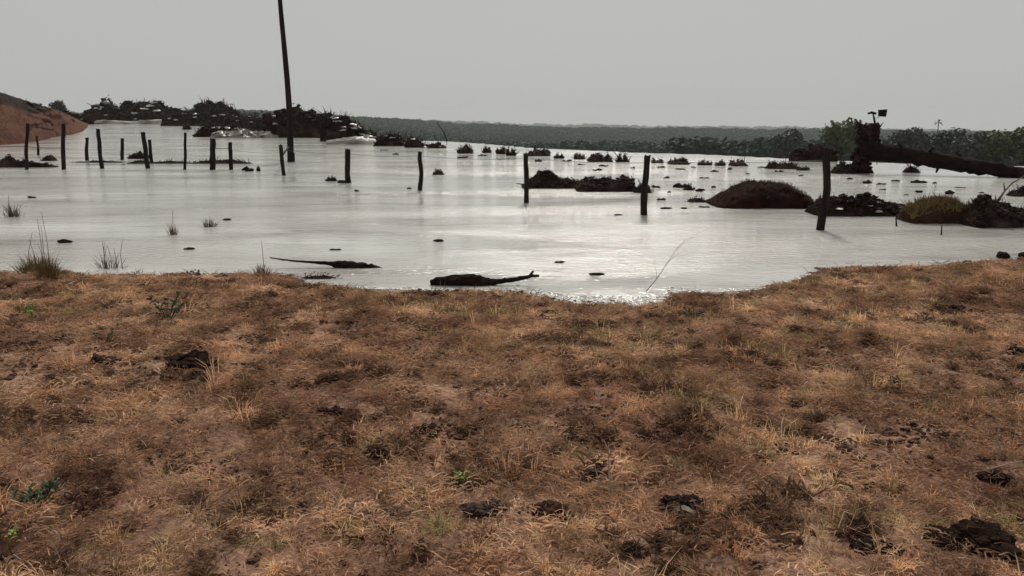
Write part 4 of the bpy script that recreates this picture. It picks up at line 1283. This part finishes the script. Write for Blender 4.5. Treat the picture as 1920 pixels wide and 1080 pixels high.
# ------------------------------------------------------------------ dry grass covering the near ground
mats_g = {}
def grass_mat(name, stops, scale):
    m, nt, b = new_mat(name)
    n, r = noise_col(nt, scale, stops, detail=5, rough=.65)
    oi = nt.nodes.new('ShaderNodeObjectInfo')
    hs = nt.nodes.new('ShaderNodeHueSaturation')
    mrr = nt.nodes.new('ShaderNodeMapRange'); mrr.inputs['To Min'].default_value = .5; mrr.inputs['To Max'].default_value = 1.35
    nt.links.new(oi.outputs['Random'], mrr.inputs['Value']); nt.links.new(mrr.outputs[0], hs.inputs['Value'])
    nt.links.new(blotch(nt, r.outputs[0]), hs.inputs['Color']); nt.links.new(hs.outputs[0], b.inputs['Base Color'])
    b.inputs['Roughness'].default_value = .85; b.inputs['Specular IOR Level'].default_value = .15
    tr = nt.nodes.new('ShaderNodeBsdfTranslucent'); nt.links.new(hs.outputs[0], tr.inputs['Color'])
    ms = nt.nodes.new('ShaderNodeMixShader'); ms.inputs[0].default_value = .3
    nt.links.new(b.outputs[0], ms.inputs[1]); nt.links.new(tr.outputs[0], ms.inputs[2])
    nt.links.new(ms.outputs[0], nt.nodes['Material Output'].inputs['Surface'])
    return m
M['straw'] = grass_mat('dry_straw', [(0.30, (.30, .145, .080)), (0.44, (.43, .25, .145)), (0.54, (.49, .32, .19)), (0.64, (.46, .34, .20)), (0.76, (.53, .39, .27))], 1.1)
M['litter'] = grass_mat('matted_litter', [(0.30, (.13, .065, .043)), (0.5, (.29, .168, .108)), (0.68, (.46, .305, .215))], 2.3)
M['dead_dark'] = grass_mat('dark_dead_grass', [(0.35, (.055, .030, .021)), (0.65, (.19, .105, .068))], 6.0)
M['olive'] = grass_mat('olive_grass', [(0.35, (.14, .135, .060)), (0.65, (.32, .26, .12))], 2.0)

gs = []
def blade3(mb, p, th, L_, lean, w_, droop):
    d = Vector((math.cos(th), math.sin(th), 0)); s = Vector((-math.sin(th), math.cos(th), 0)) * w_ * .5
    p = Vector(p)
    a = p + d * L_ * .3 * lean + Vector((0, 0, L_ * .45 * (1 - lean * .6)))
    c = p + d * L_ * lean + Vector((0, 0, L_ * (1 - lean) * .9 - droop * L_ * .2 + .004))
    mb.add([p - s, p + s, a + s * .8, a - s * .8, c], [(0, 1, 2, 3), (3, 2, 4)])
for k in range(6):      # upright dry tufts
    mb = MB()
    for i in range(46):
        r_ = abs(random.gauss(0, .022)); th0 = random.uniform(0, 6.28)
        blade3(mb, (r_ * math.cos(th0), r_ * math.sin(th0), -.005), random.gauss(th0, .8), random.uniform(.03, .085), random.uniform(.15, .9), .0028, random.random())
    gs.append(src_obj('tuft_a%s' % 'abcdef'[k], mb, M['straw']))
for k in range(6):      # matted flat litter
    mb = MB()
    for i in range(75):
        x, y = random.gauss(0, .045), random.gauss(0, .045); z = random.uniform(.002, .024)
        th = random.uniform(0, 6.28); L_ = random.uniform(.012, .048)
        p = Vector((x, y, z)); q = p + Vector((math.cos(th), math.sin(th), random.uniform(-.15, .25))) * L_
        mb.blade(p, q, .0042, .004)
    gs.append(src_obj('tuft_b%s' % 'abcdef'[k], mb, M['litter']))
for k in range(3):      # olive tufts
    mb = MB()
    for i in range(50):
        r_ = abs(random.gauss(0, .03)); th0 = random.uniform(0, 6.28)
        blade3(mb, (r_ * math.cos(th0), r_ * math.sin(th0), -.005), random.gauss(th0, .8), random.uniform(.03, .09), random.uniform(.2, .9), .003, random.random())
    gs.append(src_obj('tuft_c%s' % 'abc'[k], mb, M['olive']))
for k in range(2):      # long wispy straws
    mb = MB()
    for i in range(9):
        r_ = abs(random.gauss(0, .02)); th0 = random.uniform(0, 6.28)
        blade3(mb, (r_ * math.cos(th0), r_ * math.sin(th0), -.005), th0, random.uniform(.10, .20), random.uniform(.2, .8), .0026, random.random())
    gs.append(src_obj('tuft_d%s' % 'ab'[k], mb, M['straw']))
for k in range(3):      # dark crumbs of soil and dung
    mb = MB()
    for i in range(7):
        mb.clod((random.gauss(0, .03), random.gauss(0, .03), .004), random.uniform(.003, .014), i + k * 10, .7, 0, .9)
    gs.append(src_obj('tuft_e%s' % 'abc'[k], mb, M['crumb']))

for k in range(4):      # dark matted dead clumps
    mb = MB()
    for i in range(70):
        r_ = abs(random.gauss(0, .035)); th0 = random.uniform(0, 6.28)
        p = Vector((r_ * math.cos(th0), r_ * math.sin(th0) * .7, random.uniform(0, .022)))
        th = random.uniform(0, 6.28); L_ = random.uniform(.012, .045)
        mb.blade(p, p + Vector((math.cos(th), math.sin(th), random.uniform(-.1, .8))) * L_, .0055, .004)
    for i in range(6):
        mb.clod((random.gauss(0, .025), random.gauss(0, .02), .004), random.uniform(.006, .016), i + k * 10, .7, 0, .9)
    gs.append(src_obj('tuft_f%s' % 'abcd'[k], mb, M['dead_dark']))

N = 78000
v = rng.random(N)
yy = np.sqrt(2.0 ** 2 + v * (13.0 ** 2 - 2.0 ** 2))
xx = rng.uniform(-1, 1, N) * (yy * .66 + 3.2)
s = signed_shore(xx, yy)
keep = (s > .02 - .16 * rng.random(N) ** 3)
xx, yy, s = xx[keep], yy[keep], s[keep]
dens = fbm(xx * 1.1, yy * 1.1, 4, 120); dens2 = fbm(xx * 4.5, yy * 4.5, 3, 130)
zz = np.maximum(ground_z(xx, yy), -.01)
kk = rng.random(len(xx))
near_shore = np.exp(-s / 1.0)
P, Rr, Ss, Ii = [], [], [], []
ol = fbm(xx * .7, yy * .7, 3, 140); dk = fbm(xx * 3.4, yy * 5.0, 3, 150)
for i in range(len(xx)):
    d_ = dens[i] * .6 + dens2[i] * .75
    q = kk[i]
    if d_ < -.22:                        # bare: crumbs and a little litter
        if q < .40: idx = 17 + rng.integers(0, 3)
        elif q < .65: idx = 6 + rng.integers(0, 6)
        else: continue
    elif d_ < .02:
        idx = (6 + rng.integers(0, 6)) if q < .74 else (rng.integers(0, 6) if q < .94 else 17 + rng.integers(0, 3))
    else:
        idx = rng.integers(0, 6) if q < .58 else (6 + rng.integers(0, 6) if q < .95 else 15 + rng.integers(0, 2))
    if idx < 15 and rng.random() < .055: idx = 17 + rng.integers(0, 3)
    if idx < 6 and (rng.random() < .05 + .5 * near_shore[i] * (ol[i] > -.1) + .20 * (ol[i] > .25)):
        idx = 12 + rng.integers(0, 3)
    if dk[i] > .36 and rng.random() < .55: idx = 20 + rng.integers(0, 4)
    elif rng.random() < .05: idx = 20 + rng.integers(0, 4)
    sc_ = (.55 + .9 * rng.random()) * (1 + .5 * max(0, dens2[i]))
    sc_ *= min(1, max(.4, .4 + s[i] / .5))
    P.append((xx[i], yy[i], zz[i])); Rr.append((rng.normal(0, .12), rng.normal(0, .12), rng.uniform(0, 6.28)))
    Ss.append((sc_, sc_, sc_ * rng.uniform(.7, 1.2))); Ii.append(idx)
scatter('dry_grass', P, Rr, Ss, Ii, gs)

# ------------------------------------------------------------------ white lumps painted in as sun glint along the wet shoreline
def shore_glint():
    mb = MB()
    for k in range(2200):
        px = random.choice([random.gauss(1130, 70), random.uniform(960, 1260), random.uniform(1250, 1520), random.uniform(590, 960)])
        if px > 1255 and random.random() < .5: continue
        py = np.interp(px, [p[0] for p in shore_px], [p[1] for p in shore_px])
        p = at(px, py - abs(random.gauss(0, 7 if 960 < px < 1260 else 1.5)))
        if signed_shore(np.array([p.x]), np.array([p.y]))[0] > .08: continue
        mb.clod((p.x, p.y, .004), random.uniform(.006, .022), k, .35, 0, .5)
    o = mb.build('shore_glint', M['shore_glint'], smooth=True)
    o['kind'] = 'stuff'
shore_glint()

def shore_litter():
    mb = MB()
    for k in range(1500):
        px = random.uniform(-250, 2150)
        py = np.interp(px, [p[0] for p in shore_px], [p[1] for p in shore_px])
        p = at(px, py); 
        y = p.y + random.gauss(0, .25)
        s_ = float(signed_shore(np.array([p.x]), np.array([y]))[0])
        if not -.07 < s_ < .16: continue
        if vnoise(np.array([p.x * 1.7]), np.array([3.3]), 5)[0] < .35: continue
        z = max(gz(p.x, y), 0)
        if random.random() < .55:
            mb.clod((p.x, y, z + .003), random.uniform(.008, .035), k, .6, 0, .9)
        else:
            th = random.uniform(0, 3.14); L_ = random.uniform(.03, .12)
            mb.blade((p.x, y, z), (p.x + math.cos(th) * L_, y + math.sin(th) * L_, z + random.uniform(.01, .06)), .006, .01)
    o = mb.build('shore_litter', M['debris_brush']); o['kind'] = 'stuff'
shore_litter()

# ------------------------------------------------------------------ thin haze over the whole valley
def haze():
    mb = MB()
    x0, x1, y0, y1, z0, z1 = -4600, 4600, -120, 4600, -125, 24
    mb.add([(x0, y0, z0), (x1, y0, z0), (x1, y1, z0), (x0, y1, z0), (x0, y0, z1), (x1, y0, z1), (x1, y1, z1), (x0, y1, z1)],
           [(3, 2, 1, 0), (4, 5, 6, 7), (0, 1, 5, 4), (1, 2, 6, 5), (2, 3, 7, 6), (3, 0, 4, 7)])
    m = bpy.data.materials.new('haze'); m.use_nodes = True
    nt = m.node_tree; nt.nodes.clear()
    out = nt.nodes.new('ShaderNodeOutputMaterial'); pv = nt.nodes.new('ShaderNodeVolumePrincipled')
    pv.inputs['Color'].default_value = (.80, .85, .84, 1)
    pv.inputs['Density'].default_value = .00015
    pv.inputs['Anisotropy'].default_value = .2
    nt.links.new(pv.outputs[0], out.inputs['Volume'])
    o = mb.build('haze', m)
    o['kind'] = 'stuff'
haze()
